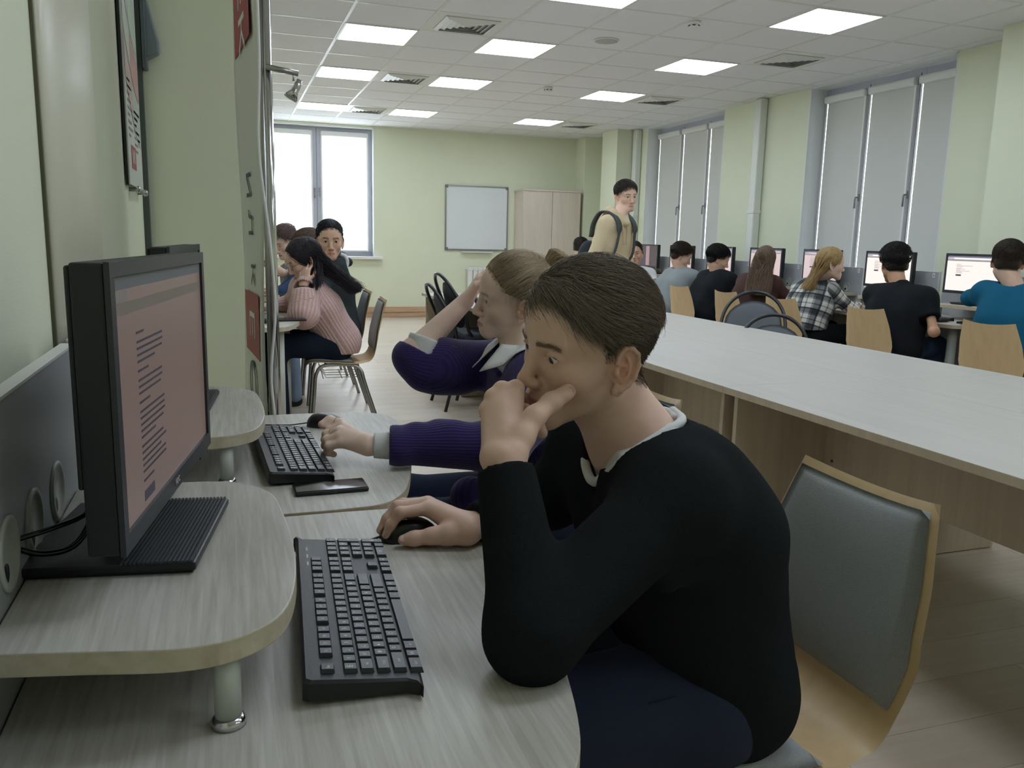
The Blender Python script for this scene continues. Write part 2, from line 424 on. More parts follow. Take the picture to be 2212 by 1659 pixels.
# back window: two sashes, sunlit translucent white blinds
m_trans = bpy.data.materials.new('blind_white_translucent'); m_trans.use_nodes = True
_nt = m_trans.node_tree; [_nt.nodes.remove(x) for x in list(_nt.nodes)]
_tl = _nt.nodes.new('ShaderNodeBsdfTranslucent'); _df = _nt.nodes.new('ShaderNodeBsdfDiffuse'); _mx = _nt.nodes.new('ShaderNodeMixShader'); _ou = _nt.nodes.new('ShaderNodeOutputMaterial')
_tl.inputs[0].default_value = (.95, .95, .95, 1); _df.inputs[0].default_value = (.9, .9, .9, 1); _mx.inputs[0].default_value = .25
_nt.links.new(_tl.outputs[0], _mx.inputs[1]); _nt.links.new(_df.outputs[0], _mx.inputs[2]); _nt.links.new(_mx.outputs[0], _ou.inputs[0])
w3 = empty('window_3', (0, 0, 0)); tagp(w3, 'bright back window with two white roller blinds', kind='structure')
Y3 = YB+.16; xm = 1.335
fr = MB(); fr.box((WX0+.012, Y3, WZ0), (WX1-.012, Y3+.07, WZ0+.09)); fr.box((WX0+.012, Y3, WZ1-.10), (WX1-.012, Y3+.07, WZ1-.012))
fr.box((WX0+.013, Y3-.002, WZ0+.001), (WX0+.09, Y3+.068, WZ1-.013)); fr.box((WX1-.10, Y3-.002, WZ0+.001), (WX1-.013, Y3+.068, WZ1-.013)); fr.box((xm-.095, Y3-.002, WZ0+.001), (xm+.095, Y3+.068, WZ1-.013))
fr.build('window_frame', m_frame, w3)
for a, b in ((WX0+.09, xm-.09), (xm+.09, WX1-.10)):
    MB().box((a, Y3+.03, WZ0+.08), (b, Y3+.036, WZ1-.09)).build('pane', m_glass, w3)
    blind(w3, a-.03, b+.03, WZ0+.07, WZ1-.07, Y3, 'x', m_trans, .002)
    MB().tube([(b+.005, Y3-.035, WZ1-.12), (b+.004, Y3-.035, 1.9), (b+.012, Y3-.036, 1.26)], .003, 6).build('blind_chain', m_white, w3)
MB().box((xm-.004, Y3-.0035, WZ0), (xm+.004, Y3+.001, WZ1-.02)).build('sash_joint', mat('joint_grey', '#6d6e78', .6), w3)
for sgn in (-1, 1):
    o = link('window_handle', hm, w3, m_white, (xm+sgn*.035, Y3, 1.93)); o.rotation_euler = (0, sgn*.25, PI/2)
for z in (1.02, 1.88, 2.7): MB().box((WX1-.03, Y3-.012, z), (WX1-.012, Y3, z+.13)).build('hinge', m_frame, w3, .004)
MB().box((WX0-.06, YB-.10, WZ0-.045), (WX1+.11, Y3+.05, WZ0)).build('window_sill', m_sill, w3, .008)

# ------------------------------------------------------------------ ceiling fittings
m_lamp = emis('light_panel_diffuser', '#e6f1ff', PANEL_STRENGTH)
diff = MB().box((-.281, -.281, -.004), (.281, .281, .004)).mesh('diffuser'); diff.materials.append(m_lamp)
frm = MB()
for a, b, c, d in ((-.297, -.297, .297, -.279), (-.297, .279, .297, .297), (-.297, -.297, -.279, .297), (.279, -.297, .297, .297)): frm.box((a, b, -.006), (c, d, .012))
frm = frm.mesh('panel_frame'); frm.materials.append(m_tbar)
coln = {0: 'left', 2: 'middle', 5: 'right'}; rown = {-13: 'last row behind the viewer', -10: 'row above the viewer', -6: 'row above the front desks', -3: 'nearest row in view', 0: 'second row', 3: 'third row', 7: 'farthest row'}
for c, r in lights:
    o = empty('ceiling_light', (GX+c*.6, GY+r*.6, ZC)); tagp(o, 'square white light panel in the ceiling, %s column, %s' % (coln[c], rown[r]), 'ceiling light', 'square ceiling light panels')
    link('diffuser', diff, o); link('frame', frm, o)
vb = MB().box((-.297, -.297, 0), (.297, .297, .01)).mesh('vent_plate'); vb.materials.append(m_tbar)
vhole = MB().box((-.215, -.215, -.003), (.215, .215, .001)).mesh('vent_throat'); vhole.materials.append(mat('vent_dark', '#aeb1af', .8))
blades = []
for q in range(5):
    a = .215-.043*q; mb = MB()
    for k in range(4):
        ang = k*PI/2; R2 = np.array([[math.cos(ang), -math.sin(ang)], [math.sin(ang), math.cos(ang)]])
        P = [(-a, a, -.004), (a, a, -.004), (a-.028, a-.028, -.016), (-a+.028, a-.028, -.016)]
        P = [tuple(R2@np.array(p[:2]))+(p[2],) for p in P]; P += [(p[0]*.985, p[1]*.985, p[2]-.002) for p in P]
        mb.add(P, [(0, 1, 2, 3), (7, 6, 5, 4), (0, 4, 5, 1), (1, 5, 6, 2), (2, 6, 7, 3), (3, 7, 4, 0)])
    me = mb.mesh('vent_louvre'); me.materials.append(m_tbar); blades.append(me)
vn = {(1, -1): 'nearest in the left column', (1, 3): 'middle of the left column', (1, 7): 'farthest in the left column', (6, -1): 'nearest in the right column', (6, 3): 'middle of the right column', (6, 7): 'farthest in the right column'}
for c, r in vents:
    o = empty('ceiling_vent', (GX+c*.6, GY+r*.6, ZC)); tagp(o, 'square louvred ceiling air vent, ' + vn[(c, r)], 'air vent', 'ceiling air vents')
    link('plate', vb, o); link('throat', vhole, o)
    for me in blades: link('louvre', me, o)
for (x, y, lab) in [(3.376, 5.79, 'small white smoke detector on the ceiling, nearer one'), (3.37, 8.79, 'small white smoke detector on the ceiling, farther one')]:
    o = empty('smoke_detector', (x, y, ZC)); tagp(o, lab, 'smoke detector', 'smoke detectors')
    MB().lathe([(.05, 0), (.05, -.018), (.046, -.022)], seg=24).build('base', m_white, o)
    MB().lathe([(.04, -.022), (.042, -.038), (.034, -.046)], seg=24).build('chamber', m_white, o)
    for k in range(6): MB().box((.035, -.011, -.034), (.0435, .011, -.027)).build('slot', m_black, o, rz=k*PI/3)
o = empty('ceiling_speaker', (3.03, 6.59, ZC)); tagp(o, 'round grey loudspeaker grille in the ceiling', 'speaker')
MB().lathe([(.105, .0), (.105, -.006), (.098, -.008)], seg=32).build('rim', m_tbar, o)
MB().lathe([(.097, -.004), (.095, -.0095), (.05, -.013)], seg=32).build('grille', mat('grille_grey', '#b4bab6', .7, var=.2, vscale=500), o)
# ------------------------------------------------------------------ computer desks
DZ, SZ = .75, .857
def round_outline(pts, n=5):
    return [tuple(p[:2]) for p in smooth_path([(p[0], p[1], 0) for p in pts], n)]
front = round_outline([(.18, .0), (.27, .012), (.318, .06), (.352, .14), (.39, .29), (.425, .46), (.452, .64), (.448, .76), (.41, .85), (.33, .89), (.2, .9)], 5)
desk_out = [(-.24, 0)]+[(max(-.24, x), y) for x, y in front]+[(-.24, .9)]
shelf_front = round_outline([(-.15, .225), (-.06, .205), (.0, .215), (.045, .26), (.066, .35), (.072, .47), (.066, .62), (.052, .715), (.0, .785), (-.08, .805), (-.15, .805)], 5)
shelf_out = [(-.24, .245)]+shelf_front+[(-.24, .805)]
def two_tone(out, z0, z1, name, parent):
    mb = MB().prism(out, z0, z1); o = mb.build(name, m_laminate, parent, .0018)
    o.data.materials.append(m_edge)
    for p in o.data.polygons:
        if abs(p.normal.z) < .5: p.material_index = 1
    return o
def make_desk():
    d = empty('computer_desk')
    two_tone(desk_out, DZ-.026, DZ, 'desktop', d)
    sh = two_tone(shelf_out, SZ-.026, SZ, 'monitor_shelf', d)
    for (x, y) in ((-.015, .232), (-.015, .765)):
        l = MB().lathe([(.014, DZ+.008), (.014, SZ-.026)], (x, y, 0), 20).build('shelf_leg', m_legp, d)
        MB().lathe([(.0185, DZ), (.0185, DZ+.006), (.015, DZ+.011)], (x, y, 0), 20).build('foot_ring', m_chrome, l)
    # rear panel with cable grommets
    p = MB().box((-.258, .0, .30), (-.242, .862, 1.082)).build('back_panel', m_panel, d, .002)
    MB().box((-.26, .862, .30), (-.240, .866, 1.084)).build('panel_edge', m_white, p)
    MB().box((-.26, .0, 1.082), (-.240, .866, 1.086)).build('panel_edge', m_white, p)
    for y, z in ((.375, .912), (.505, .905), (.655, .90)):
        g = MB().lathe([(.043, -.2425), (.043, -.2385), (.036, -.2375), (.034, -.2405), (.0, -.2405)], (0, y, z), 28, 'x').build('grommet', m_legp, p)
        MB().lathe([(.0115, -.2404), (.0115, -.2398)], (0, y-.018, z-.017), 16, 'x').build('cable_hole', m_black, g)
    # supports
    MB().box((-.235, .012, 0), (.12, .03, DZ-.026)).build('side_panel', m_laminate, d, .002)
    MB().box((-.235, .868, 0), (.12, .886, DZ-.026)).build('side_panel', m_laminate, d, .002)
    for (x, y) in ((.27, .2), (.34, .74)):
        l = MB().lathe([(.033, .03), (.033, DZ-.026)], (x, y, 0), 22).build('leg', m_legp, d)
        MB().lathe([(.04, 0), (.04, .012), (.034, .03)], (x, y, 0), 22).build('leg_foot', m_chrome, l)
    return d
desk = make_desk()
LDESKS = [.63, 1.545, 4.78, 5.70, 6.62, 7.54]
llab = ['nearest pale computer desk with raised shelf, left wall', 'pale computer desk in front of the girl in purple, left wall', 'pale computer desk of the woman in pink', 'pale computer desk of the boy in the dark hoodie', 'pale computer desk on the left wall, second from the back', 'pale computer desk on the left wall, next to the bright window']
for k, y in enumerate(LDESKS):
    o = desk if k == 0 else copy_tree(desk)
    o.location = (0, y, 0); tagp(o, llab[k], 'desk', 'computer desks')
RST = [3.9, 4.77, 5.62, 6.47, 7.32, 8.17, 9.02, 9.87]
who_r = ['the boy in teal', 'the boy in the black polo', 'the blonde girl in plaid', 'the girl with long brown hair', 'the black-sweatered boy by the windows', 'the boy in light grey', 'the boy in white facing the camera', 'the boy in white seen from behind']
for k, y in enumerate(RST):
    o = copy_tree(desk); o.location = (5.18, y+.42, 0); o.rotation_euler = (0, 0, PI); o.scale = (1, .935, 1)
    tagp(o, 'pale computer desk by the windows, in front of ' + who_r[k], 'desk', 'computer desks')
# number stickers on the right-hand back panels (top inner corner)
for k, t in ((1, '7'), (2, '6'), (3, '5'), (4, '4'), (5, '3')):
    o = empty('number_sticker', (5.418, RST[k]+.42-.83*.935+.02, 1.055)); tagp(o, 'small white number sticker on the panel in front of ' + who_r[k], 'sticker', 'panel number stickers')
    MB().box((-.0012, -.012, -.018), (0, .012, .018)).build('paper', m_white, o)
    me = text_mesh(t, .03); l = link('digit', me, o, m_black, (-.0016, 0, 0)); l.rotation_euler = (PI/2, 0, -PI/2)

# ------------------------------------------------------------------ monitors
m_bezel = mat('monitor_bezel', '#2b2f34', .4, var=.04)
m_bezel2 = mat('monitor_side_dark', '#15191b', .5, var=.05)
m_txt = mat('screen_text_grey', '#4b4650', .7, var=0); m_tx2 = screen_mat('screen_text_faint', '#cdb9bc', .42)
def make_monitor(scr, ridged=True, textlines=None, header=None, w=.505, h=.318, zb=.062, lat=0., button=True, ink=None):
    """Local +x is the viewing side; origin on the shelf under the stand."""
    r = empty('computer_monitor')
    y0, y1 = lat-w/2, lat+w/2; z0, z1 = zb, zb+h; xs = .04
    MB().box((xs-.055, y0+.06, z0+.06), (xs-.040, y1-.06, z1-.06)).build('back_shell', m_bezel2, r, .006)
    b = MB().box((xs-.036, y0+.001, z0+.001), (xs-.0025, y1-.001, z1-.001)).box((xs-.042, y0+.004, z0+.075), (xs-.036, y1-.004, z1-.004)).build('housing', m_bezel2, r, .003)
    bz = MB(); t, tb = .016, .022
    bz.box((xs-.002, y0, z1-t), (xs+.004, y1, z1)); bz.box((xs-.002, y0, z0), (xs+.004, y1, z0+tb)); bz.box((xs-.002, y0, z0+tb), (xs+.004, y0+t, z1-t)); bz.box((xs-.002, y1-t, z0+tb), (xs+.004, y1, z1-t))
    bo = bz.build('bezel', m_bezel, r)
    sc = MB().box((xs-.002, y0+t, z0+tb), (xs, y1-t, z1-t)).build('screen', scr, r)
    W, H = w-2*t, h-t-tb; zt = z1-t; L0 = y0+t
    if header:
        MB().box((xs, L0, zt-H*.055), (xs+.0003, L0+W, zt)).build('browser_bar', header[0], sc)
        MB().box((xs, L0, zt-H*.10), (xs+.0003, L0+W*.12, zt-H*.06)).build('browser_tab', header[1], sc)
        MB().box((xs, L0, zt-H*.155), (xs+.0003, L0+W, zt-H*.105)).build('toolbar', header[2], sc)
    if textlines:
        mb = MB(); z = zt-H*.24
        for (n, lens) in textlines:
            for q in range(n):
                ln = lens[q % len(lens)]; mb.box((xs, L0+W*.18, z-H*.010), (xs+.0003, L0+W*(.18+ln), z)); z -= H*.0275
            z -= H*.012
        mb.build('screen_text', ink or m_txt, sc)
        if button: MB().box((xs, L0+W*.18, z-H*.055), (xs+.0003, L0+W*.28, z-H*.01)).build('screen_button', mat('button_slate', '#55525e', .7), sc)
    # logo, buttons
    me = text_mesh('AOC', .012); l = link('maker_mark', me, bo, m_legp, (xs+.0045, lat, z0+tb*.5)); l.rotation_euler = (PI/2, 0, PI/2)
    MB().box((xs+.002, y1-.09, z0-.004), (xs+.004, y1-.03, z0+.001)).build('button_strip', m_bezel, bo)
    # stand
    MB().box((-.045, -.03, .012), (-.012, .03, zb+h*.6)).build('stand_neck', m_bezel2, r, .006)
    bs = MB(); bs.box((-.115, -.128, .004), (.095, .128, .015)); bs = bs.build('stand_base', m_black, r, .003)
    MB().box((-.11, -.122, 0), (.09, .122, .005)).build('base_feet', m_black, bs)
    if ridged:
        mb = MB()
        for k in range(17):
            x = .008+k*.0050; mb.box((x, -.127, .0145), (x+.0030, .127, .0175))
        o = mb.build('ridged_mat', mat('ridge_rubber', '#30363a', .5, var=.05), bs)
    return r
head1 = (mat('bar_grey_blue', '#6b6e70', .6), mat('tab_light', '#8d8581', .6), mat('toolbar_tan', '#84786f', .6))
scr_near = screen_mat('screen_near_dull_pink', '#b39a92', .20)
mon = make_monitor(scr_near, True, [(1, (.07,)), (4, (.26, .26, .25, .17)), (1, (.1,)), (3, (.24, .24, .22)), (1, (.1,)), (5, (.25, .25, .25, .23, .14)), (5, (.22, .25, .19, .24, .24)), (1, (.1,))], head1, .51, .318, .062, .03)
mon.location = (-.123, 1.168, SZ); mon.rotation_euler = (0, 0, math.radians(-8.8))
tagp(mon, 'black monitor showing a text page, nearest on the left', 'monitor', 'computer monitors')
MB().tube(smooth_path([(-.03, -.03, .10), (-.045, -.06, .062), (-.075, -.10, .055), (-.117, -.125, .048)]), .0035, 8).build('cable', m_blackg, mon)
MB().tube(smooth_path([(-.03, -.05, .08), (-.05, -.085, .032), (-.08, -.112, .028), (-.117, -.122, .043)]), .004, 8).build('cable', m_blackg, mon)
mon2 = make_monitor(scr_near, True, None, head1, .51, .318, .062, .03)
mon2.location = (-.135, 2.09, SZ); mon2.rotation_euler = (0, 0, math.radians(-5))
tagp(mon2, 'black monitor mostly hidden behind the nearest monitor', 'monitor', 'computer monitors')
headw = (mat('bar_lilac', '#a9a5c0', .6), mat('tab_white', '#e6dfe0', .6), mat('toolbar_pale', '#d9cfd2', .6))
scr_pink = screen_mat('screen_pink_white', '#f0d8d8', .62); scr_white = screen_mat('screen_cream_white', '#fbeee8', .85); scr_dark = screen_mat('screen_mauve_dark', '#7a6a6e', .35)
tl = [(1, (.08,)), (2, (.3, .12)), (6, (.1, .16, .08, .25, .1, .12))]
mw = make_monitor(scr_white, False, tl, headw, .51, .30, .08, ink=m_tx2); mp = make_monitor(scr_pink, False, [(1, (.1,)), (9, (.22, .25, .2, .24))], headw, .51, .30, .08, ink=m_tx2); md = make_monitor(scr_dark, False, None, None, .51, .30, .08)
MB().box((.0402, -.05, .11), (.0406, .04, .36)).build('message_pane', screen_mat('pane_pink', '#c9a9b0', .5), [c for c in md.children if c.name.startswith('screen')][0])
used = set()
for k, y in enumerate(RST):
    src = [mw, mw, mw, mp, mp, mp, mp, md][k]
    if k == 7: src = md
    if k == 6: src = mp
    o = src if src not in used else copy_tree(src); used.add(src)
    o.location = (5.30, y, SZ); o.rotation_euler = (0, 0, PI+[0, .02, .04, -.02, .05, 0, .03, .02][k])
    tagp(o, 'dark framed monitor by the windows, in front of ' + who_r[k], 'monitor', 'computer monitors')
o = copy_tree(mon2); o.location = (-.13, 5.30, SZ); tagp(o, 'monitor on the desk of the woman in pink', 'monitor', 'computer monitors')

# ------------------------------------------------------------------ keyboards and mice
m_key = mat('key_cap_black', '#2a2d31', .38, var=.06); m_leg = mat('key_legend_white', '#e3e6ea', .5, var=0)
U = .0190
def key_layout():
    """(row x, col y, width, depth, legend). x: 0 = far from the user; y: 0 = escape end."""
    K = []
    def rowk(x, y, items):
        for it in items:
            w, t = (it if isinstance(it, tuple) else (1, it))
            if t is not None: K.append((x, y, w*U, U, t))
            y += w*U
    rowk(-.008, 0, ['Esc', (1, None), 'F1', 'F2', 'F3', 'F4', (.5, None), 'F5', 'F6', 'F7', 'F8', (.5, None), 'F9', 'F10', 'F11', 'F12'])
    rowk(.018, 0, list('Ё123456789')+['0', '-', '=', '\\', '←'])
    rowk(.018+U, 0, [(1.5, 'Tab')]+list('ЙЦУКЕНГШЩЗХЪ'))
    K.append((.018+U, 13.5*U, 1.5*U, U, '')); K.append((.018+2*U, 12.75*U, 2.25*U, U, 'Enter'))
    rowk(.018+2*U, 0, [(1.75, 'Caps')]+list('ФЫВАПРОЛДЖЭ'))
    rowk(.018+3*U, 0, [(2.25, 'Shift')]+list('ЯЧСМИТЬБЮ.')+[(2.75, 'Shift')])
    rowk(.018+4*U, 0, [(1.5, 'Ctrl'), 'W', (1.25, 'Alt'), (6.5, ''), (1.25, 'Alt'), 'W', 'M', (1.5, 'Ctrl')])
    b = 15.4*U
    for r, tx in enumerate((('Ins', 'Hm', 'Pu'), ('Del', 'End', 'Pd'))): rowk(.018+r*U, b, list(tx))
    rowk(-.008, b, ['Pr', 'Sl', 'Pa']); rowk(.018+3*U, b, [(1, None), '↑']); rowk(.018+4*U, b, ['←', '↓', '→'])
    b = 18.8*U
    rowk(.018, b, ['N', '/', '*', '-']); rowk(.018+U, b, ['7', '8', '9']); rowk(.018+2*U, b, ['4', '5', '6']); rowk(.018+3*U, b, ['1', '2', '3']); rowk(.018+4*U, b, [(2, '0'), '.'])
    K.append((.018+U, b+3*U, U, 2*U, '+')); K.append((.018+3*U, b+3*U, U, 2*U, 'E'))
    return K
kmesh = {}
def keycap(w, d):
    k = (round(w, 4), round(d, 4))
    if k not in kmesh:
        g = .0009; a, b = d-2*g, w-2*g; t = .0022; H = .0065
        V = [(-a/2, -b/2, 0), (a/2, -b/2, 0), (a/2, b/2, 0), (-a/2, b/2, 0)]
        V += [(-a/2+t*.6, -b/2+t, H), (a/2-t*1.2, -b/2+t, H), (a/2-t*1.2, b/2-t, H), (-a/2+t*.6, b/2-t, H)]
        me = npmesh('key', V, [[0, 3, 2, 1], [4, 5, 6, 7], [0, 1, 5, 4], [1, 2, 6, 5], [2, 3, 7, 6], [3, 0, 4, 7]]); me.materials.append(m_key); kmesh[k] = me
    return kmesh[k]
tmcache = {}
def make_keyboard(legend=True):
    r = empty('keyboard')
    KW, KD = .445, .136
    out = round_outline([(-.032, 0), (-.032, KW/2), (-.032, KW), (-.026, KW+.004), (KD-.05, KW+.004), (KD-.034, KW), (KD-.032, KW/2), (KD-.034, 0), (KD-.05, -.004), (-.026, -.004)], 3)
    V = [(x, y, 0.) for x, y in out]+[(x, y, .021-.0075*((x+.032)/KD)) for x, y in out]+[(x*.95+.0018, (y-KW/2)*.985+KW/2, .0245-.0085*((x+.032)/KD)) for x, y in out]
    n = len(out); F = [tuple(range(n))[::-1]]
    for q in (0, 1):
        for i in range(n): j = (i+1) % n; F.append((q*n+i, q*n+j, (q+1)*n+j, (q+1)*n+i))
    F.append(tuple(2*n+i for i in range(n)))
    link('case', npmesh('case', V, F), r, m_black)
    MB().box((-.03, .03, -.012), (-.012, .05, .003)).build('foot', m_black, r); MB().box((-.03, KW-.05, -.012), (-.012, KW-.03, .003)).build('foot', m_black, r)
    if not legend:
        mb = MB()
        for (x, y, w, d, t) in key_layout(): mb.box((x-d*.46+.004, y+w*.06+.012, .018), (x+d*.40+.004, y+w*.94+.012, .0275-.0085*((x+.032)/KD)))
        o = mb.build('keys', m_key, r); o['kind'] = 'stuff'
        return r
    for (x, y, w, d, t) in key_layout():
        cx = x+d/2-U/2+.004; k = link('key', keycap(w, d), r, None, (cx, y+w/2+.012, .0225-.0085*((cx+.032)/KD))); k.rotation_euler = (0, math.radians(3.6), 0)
        if t:
            if t not in tmcache: tmcache[t] = text_mesh(t, .0085 if len(t) == 1 else (.0058 if len(t) < 3 else .0046), .0001)
            l = link('legend', tmcache[t], k, m_leg, (-.0008 if len(t) < 2 else 0, -.001, .0066)); l.rotation_euler = (0, 0, PI/2)
    for q in range(3): MB().box((-.018, .335+q*.03, .0225), (-.0155, .35+q*.03, .0238)).build('indicator', m_legp, r)
    return r
kb = make_keyboard(); kb.location = (.095, .872, DZ+.006); kb.rotation_euler = (0, math.radians(2), math.radians(-3.5))
tagp(kb, 'black keyboard with white legends in front of the boy in black', 'keyboard', 'keyboards')
k2 = copy_tree(kb); k2.location = (.098, 1.730, DZ+.006); k2.rotation_euler = (0, math.radians(2), math.radians(2.5)); tagp(k2, 'black keyboard beside the girl in purple, behind the phone', 'keyboard', 'keyboards')
k3 = make_keyboard(False); k3.location = (.16, 5.0, DZ+.006); tagp(k3, 'black keyboard at the hand of the woman in pink', 'keyboard', 'keyboards')
k4 = copy_tree(k3); k4.location = (4.93, 4.45, DZ+.006); k4.rotation_euler = (0, 0, PI); tagp(k4, 'black keyboard in front of the boy in teal', 'keyboard', 'keyboards')
k5 = copy_tree(k3); k5.location = (4.90, 5.05, DZ+.006); k5.rotation_euler = (0, 0, PI); tagp(k5, 'black keyboard in front of the boy in the black polo', 'keyboard', 'keyboards')
MB().tube(smooth_path([(-.03, .40, .012), (-.055, .415, .004), (-.09, .40, .004), (-.12, .37, .004)]), .002, 6).build('cable', m_black, k2)
def make_mouse():
    r = empty('computer_mouse')
    nu, nv = 20, 12; V = []; F = []
    for j in range(nv+1):
        ph = j/nv*PI/2
        for i in range(nu):
            a = 2*PI*i/nu; c, s = math.cos(a), math.sin(a)
            x = .052*np.sign(c)*abs(c)**.8; y = .030*np.sign(s)*abs(s)**.8
            rr = math.cos(ph)**.55 if ph < PI/2-1e-6 else 0.
            z = .037*math.sin(ph)**.8*(1-.18*((x*rr)/.052+ .35)**2)
            V.append((x*rr, y*rr, z))
    for j in range(nv):
        for i in range(nu): F.append([j*nu+i, j*nu+(i+1) % nu, (j+1)*nu+(i+1) % nu, (j+1)*nu+i])
    F.append(list(range(nu))[::-1])
    link('shell', npmesh('shell', V, F, True), r, mat('mouse_black', '#101417', .35, var=.05))
    MB().lathe([(.006, -.003), (.009, -.002), (.009, .002), (.006, .003)], (-.03, 0, .027), 16, 'y').build('wheel', m_legp, r)
    return r
ms = make_mouse(); ms.location = (.285, 1.362, DZ); ms.rotation_euler = (0, 0, math.radians(4)); tagp(ms, 'black mouse under the hand of the boy in black', 'mouse', 'mice')
MB().tube(smooth_path([(-.05, 0, .008), (-.075, -.004, .004), (-.10, -.018, .003), (-.16, -.03, .003)]), .0018, 6).build('cable', m_black, ms)
m2 = copy_tree(ms); m2.location = (.242, 2.262, DZ); m2.rotation_euler = (0, 0, math.radians(-25)); tagp(m2, 'black mouse on the desk beyond the hand of the girl in purple', 'mouse', 'mice')
# phone on the second desk
ph = empty('smartphone', (.187, 1.678, DZ), math.radians(1)); tagp(ph, 'black smartphone lying on the desk beside the keyboard', 'phone')
MB().box((-.074, -.036, 0), (.074, .036, .0095)).build('case', m_black, ph, .004, seg=3)
MB().box((-.071, -.033, .0093), (.071, .033, .0102)).build('display', m_blackg, ph, .003)
MB().box((-.02, -.0368, .003), (.01, -.0358, .006)).build('side_button', m_bezel, ph)
# red pen by the polo boy's keyboard
pn = empty('pen', (4.72, 4.62, DZ+.005), 1.35); tagp(pn, 'red pen lying beside the keyboard near the boy in teal', 'pen')
MB().tube([(-.07, 0, 0), (.05, 0, 0)], .005, 8).build('barrel', mat('pen_red', '#c22a3c', .4), pn); MB().tube([(.05, 0, 0), (.075, 0, 0)], .0045, 8).build('cap', m_black, pn)
# paper on the pink woman's desk
o = MB().box((0, 0, 0), (.21, .297, .002)).build('paper_sheet', m_white); o.location = (.22, 5.72, DZ); o.rotation_euler = (0, 0, .2); tagp(o, 'white paper sheet on the desk by the woman in pink', 'paper')
o = empty('tablet_computer', (.33, 5.18, DZ), .08); tagp(o, 'dark flat tablet lying under the arm of the woman in pink', 'tablet')
MB().box((-.11, -.07, 0), (.11, .07, .012)).build('case', m_black, o, .003); MB().box((-.10, -.06, .0118), (.10, .06, .0128)).build('display', m_blackg, o)

# ------------------------------------------------------------------ plywood chairs
PROF = np.array([(p[1], p[2]) for p in smooth_path([(0, a, b) for a, b in [(.238, .415), (.225, .438), (.18, .456), (.06, .452), (-.07, .444), (-.15, .449), (-.197, .478), (-.222, .535), (-.245, .63), (-.272, .74), (-.302, .845)]], 4)])
_d = np.gradient(PROF, axis=0); _d /= np.linalg.norm(_d, axis=1, keepdims=True); NRM = np.stack([_d[:, 1]*-1, _d[:, 0]*1], 1)*-1
_s = np.concatenate([[0], np.cumsum(np.linalg.norm(np.diff(PROF, axis=0), axis=1))]); _s /= _s[-1]
def shell_pt(s, u, off):
    """s 0..1 along the bent shell (front lip to top edge), u -1..1 across, off along the sitter's side normal."""
    hw = np.interp(s, [0, .1, .35, .5, .58, .70, .85, 1], [.17, .2, .205, .185, .190, .212, .198, .165])
    dz = .010*(u*u)*np.clip((s-.8)/.2, 0, 1)
    s2 = np.clip(s, 0, 1)
    y = np.interp(s2, _s, PROF[:, 0]); z = np.interp(s2, _s, PROF[:, 1]); ny = np.interp(s2, _s, NRM[:, 0]); nz = np.interp(s2, _s, NRM[:, 1])
    cv = np.where(s > .5, .024*np.clip((s-.5)/.25, 0, 1), .006)*(u*u)
    return np.stack([hw*u, y+ny*(off+cv), z+nz*(off+cv)+dz], -1)
def sheet(sr, ur, o0, o1, dome=0., ns=30, nu=14):
    s = np.linspace(*sr, ns)[:, None]*np.ones((1, nu)); u = np.linspace(*ur, nu)[None]*np.ones((ns, 1))
    a = np.linspace(-1, 1, ns)[:, None]; b = np.linspace(-1, 1, nu)[None]
    rim = np.clip(1-np.maximum(abs(a), abs(b))**8, 0, 1)
    # rounded plan corners
    top = shell_pt(s, u, o1*rim**.5+o0*(1-rim**.5)+dome*(1-a**4)*(1-b**4)); bot = shell_pt(s, u, np.full_like(s, o0))
    V = np.concatenate([top.reshape(-1, 3), bot.reshape(-1, 3)]); F = []; N = ns*nu
    idx = np.arange(N).reshape(ns, nu)
    q = np.stack([idx[:-1, :-1], idx[:-1, 1:], idx[1:, 1:], idx[1:, :-1]], -1).reshape(-1, 4)
    F = [q, q[:, ::-1]+N]
    for e in (idx[0], idx[-1][::-1]): F.append(np.stack([e[:-1], e[:-1]+N, e[1:]+N, e[1:]], 1))
    for e in (idx[:, 0][::-1], idx[:, -1]): F.append(np.stack([e[:-1], e[:-1]+N, e[1:]+N, e[1:]], 1))
    return V, np.concatenate(F)
def make_ply_chair():
    c = empty('plywood_chair')
    V, F = sheet((0, 1), (-1, 1), -.012, 0., 0, 44, 18)
    o = link('shell', npmesh('shell', V, F, True), c, m_beech)
    md = o.modifiers.new('split', 'EDGE_SPLIT'); md.split_angle = math.radians(50)
    V, F = sheet((.03, .40), (-.93, .93), 0, .012, .008); link('seat_pad', npmesh('seat_pad', V, F, True), c, m_grey)
    V, F = sheet((.595, .982), (-.935, .935), 0, .012, .010); link('back_pad', npmesh('back_pad', V, F, True), c, m_grey)
    for s in (-1, 1):
        MB().tube(smooth_path([(s*.215, .20, .0), (s*.20, .178, .25), (s*.19, .165, .37), (s*.18, .12, .425), (s*.175, .0, .432), (s*.18, -.08, .425), (s*.185, -.125, .39), (s*.195, -.15, .30), (s*.22, -.245, .0)], 5), .0115, 10).build('leg_frame', m_steel, c)
    MB().tube([(-.175, .1, .43), (.175, .1, .43)], .009, 8).build('cross_bar', m_steel, c); MB().tube([(-.178, -.09, .424), (.178, -.09, .424)], .009, 8).build('cross_bar', m_steel, c)
    mb = MB()
    for x in (-.15, -.05, .05, .15): mb.tube([(x, .14, .40), (x, .1, .345), (x, -.12, .345), (x, -.14, .38)], .0025, 6)
    for y in (.12, 0, -.12): mb.tube([(-.19, y, .345), (.19, y, .345)], .003, 6)
    mb.build('book_rack', m_steel, c)
    return c
ply = make_ply_chair()
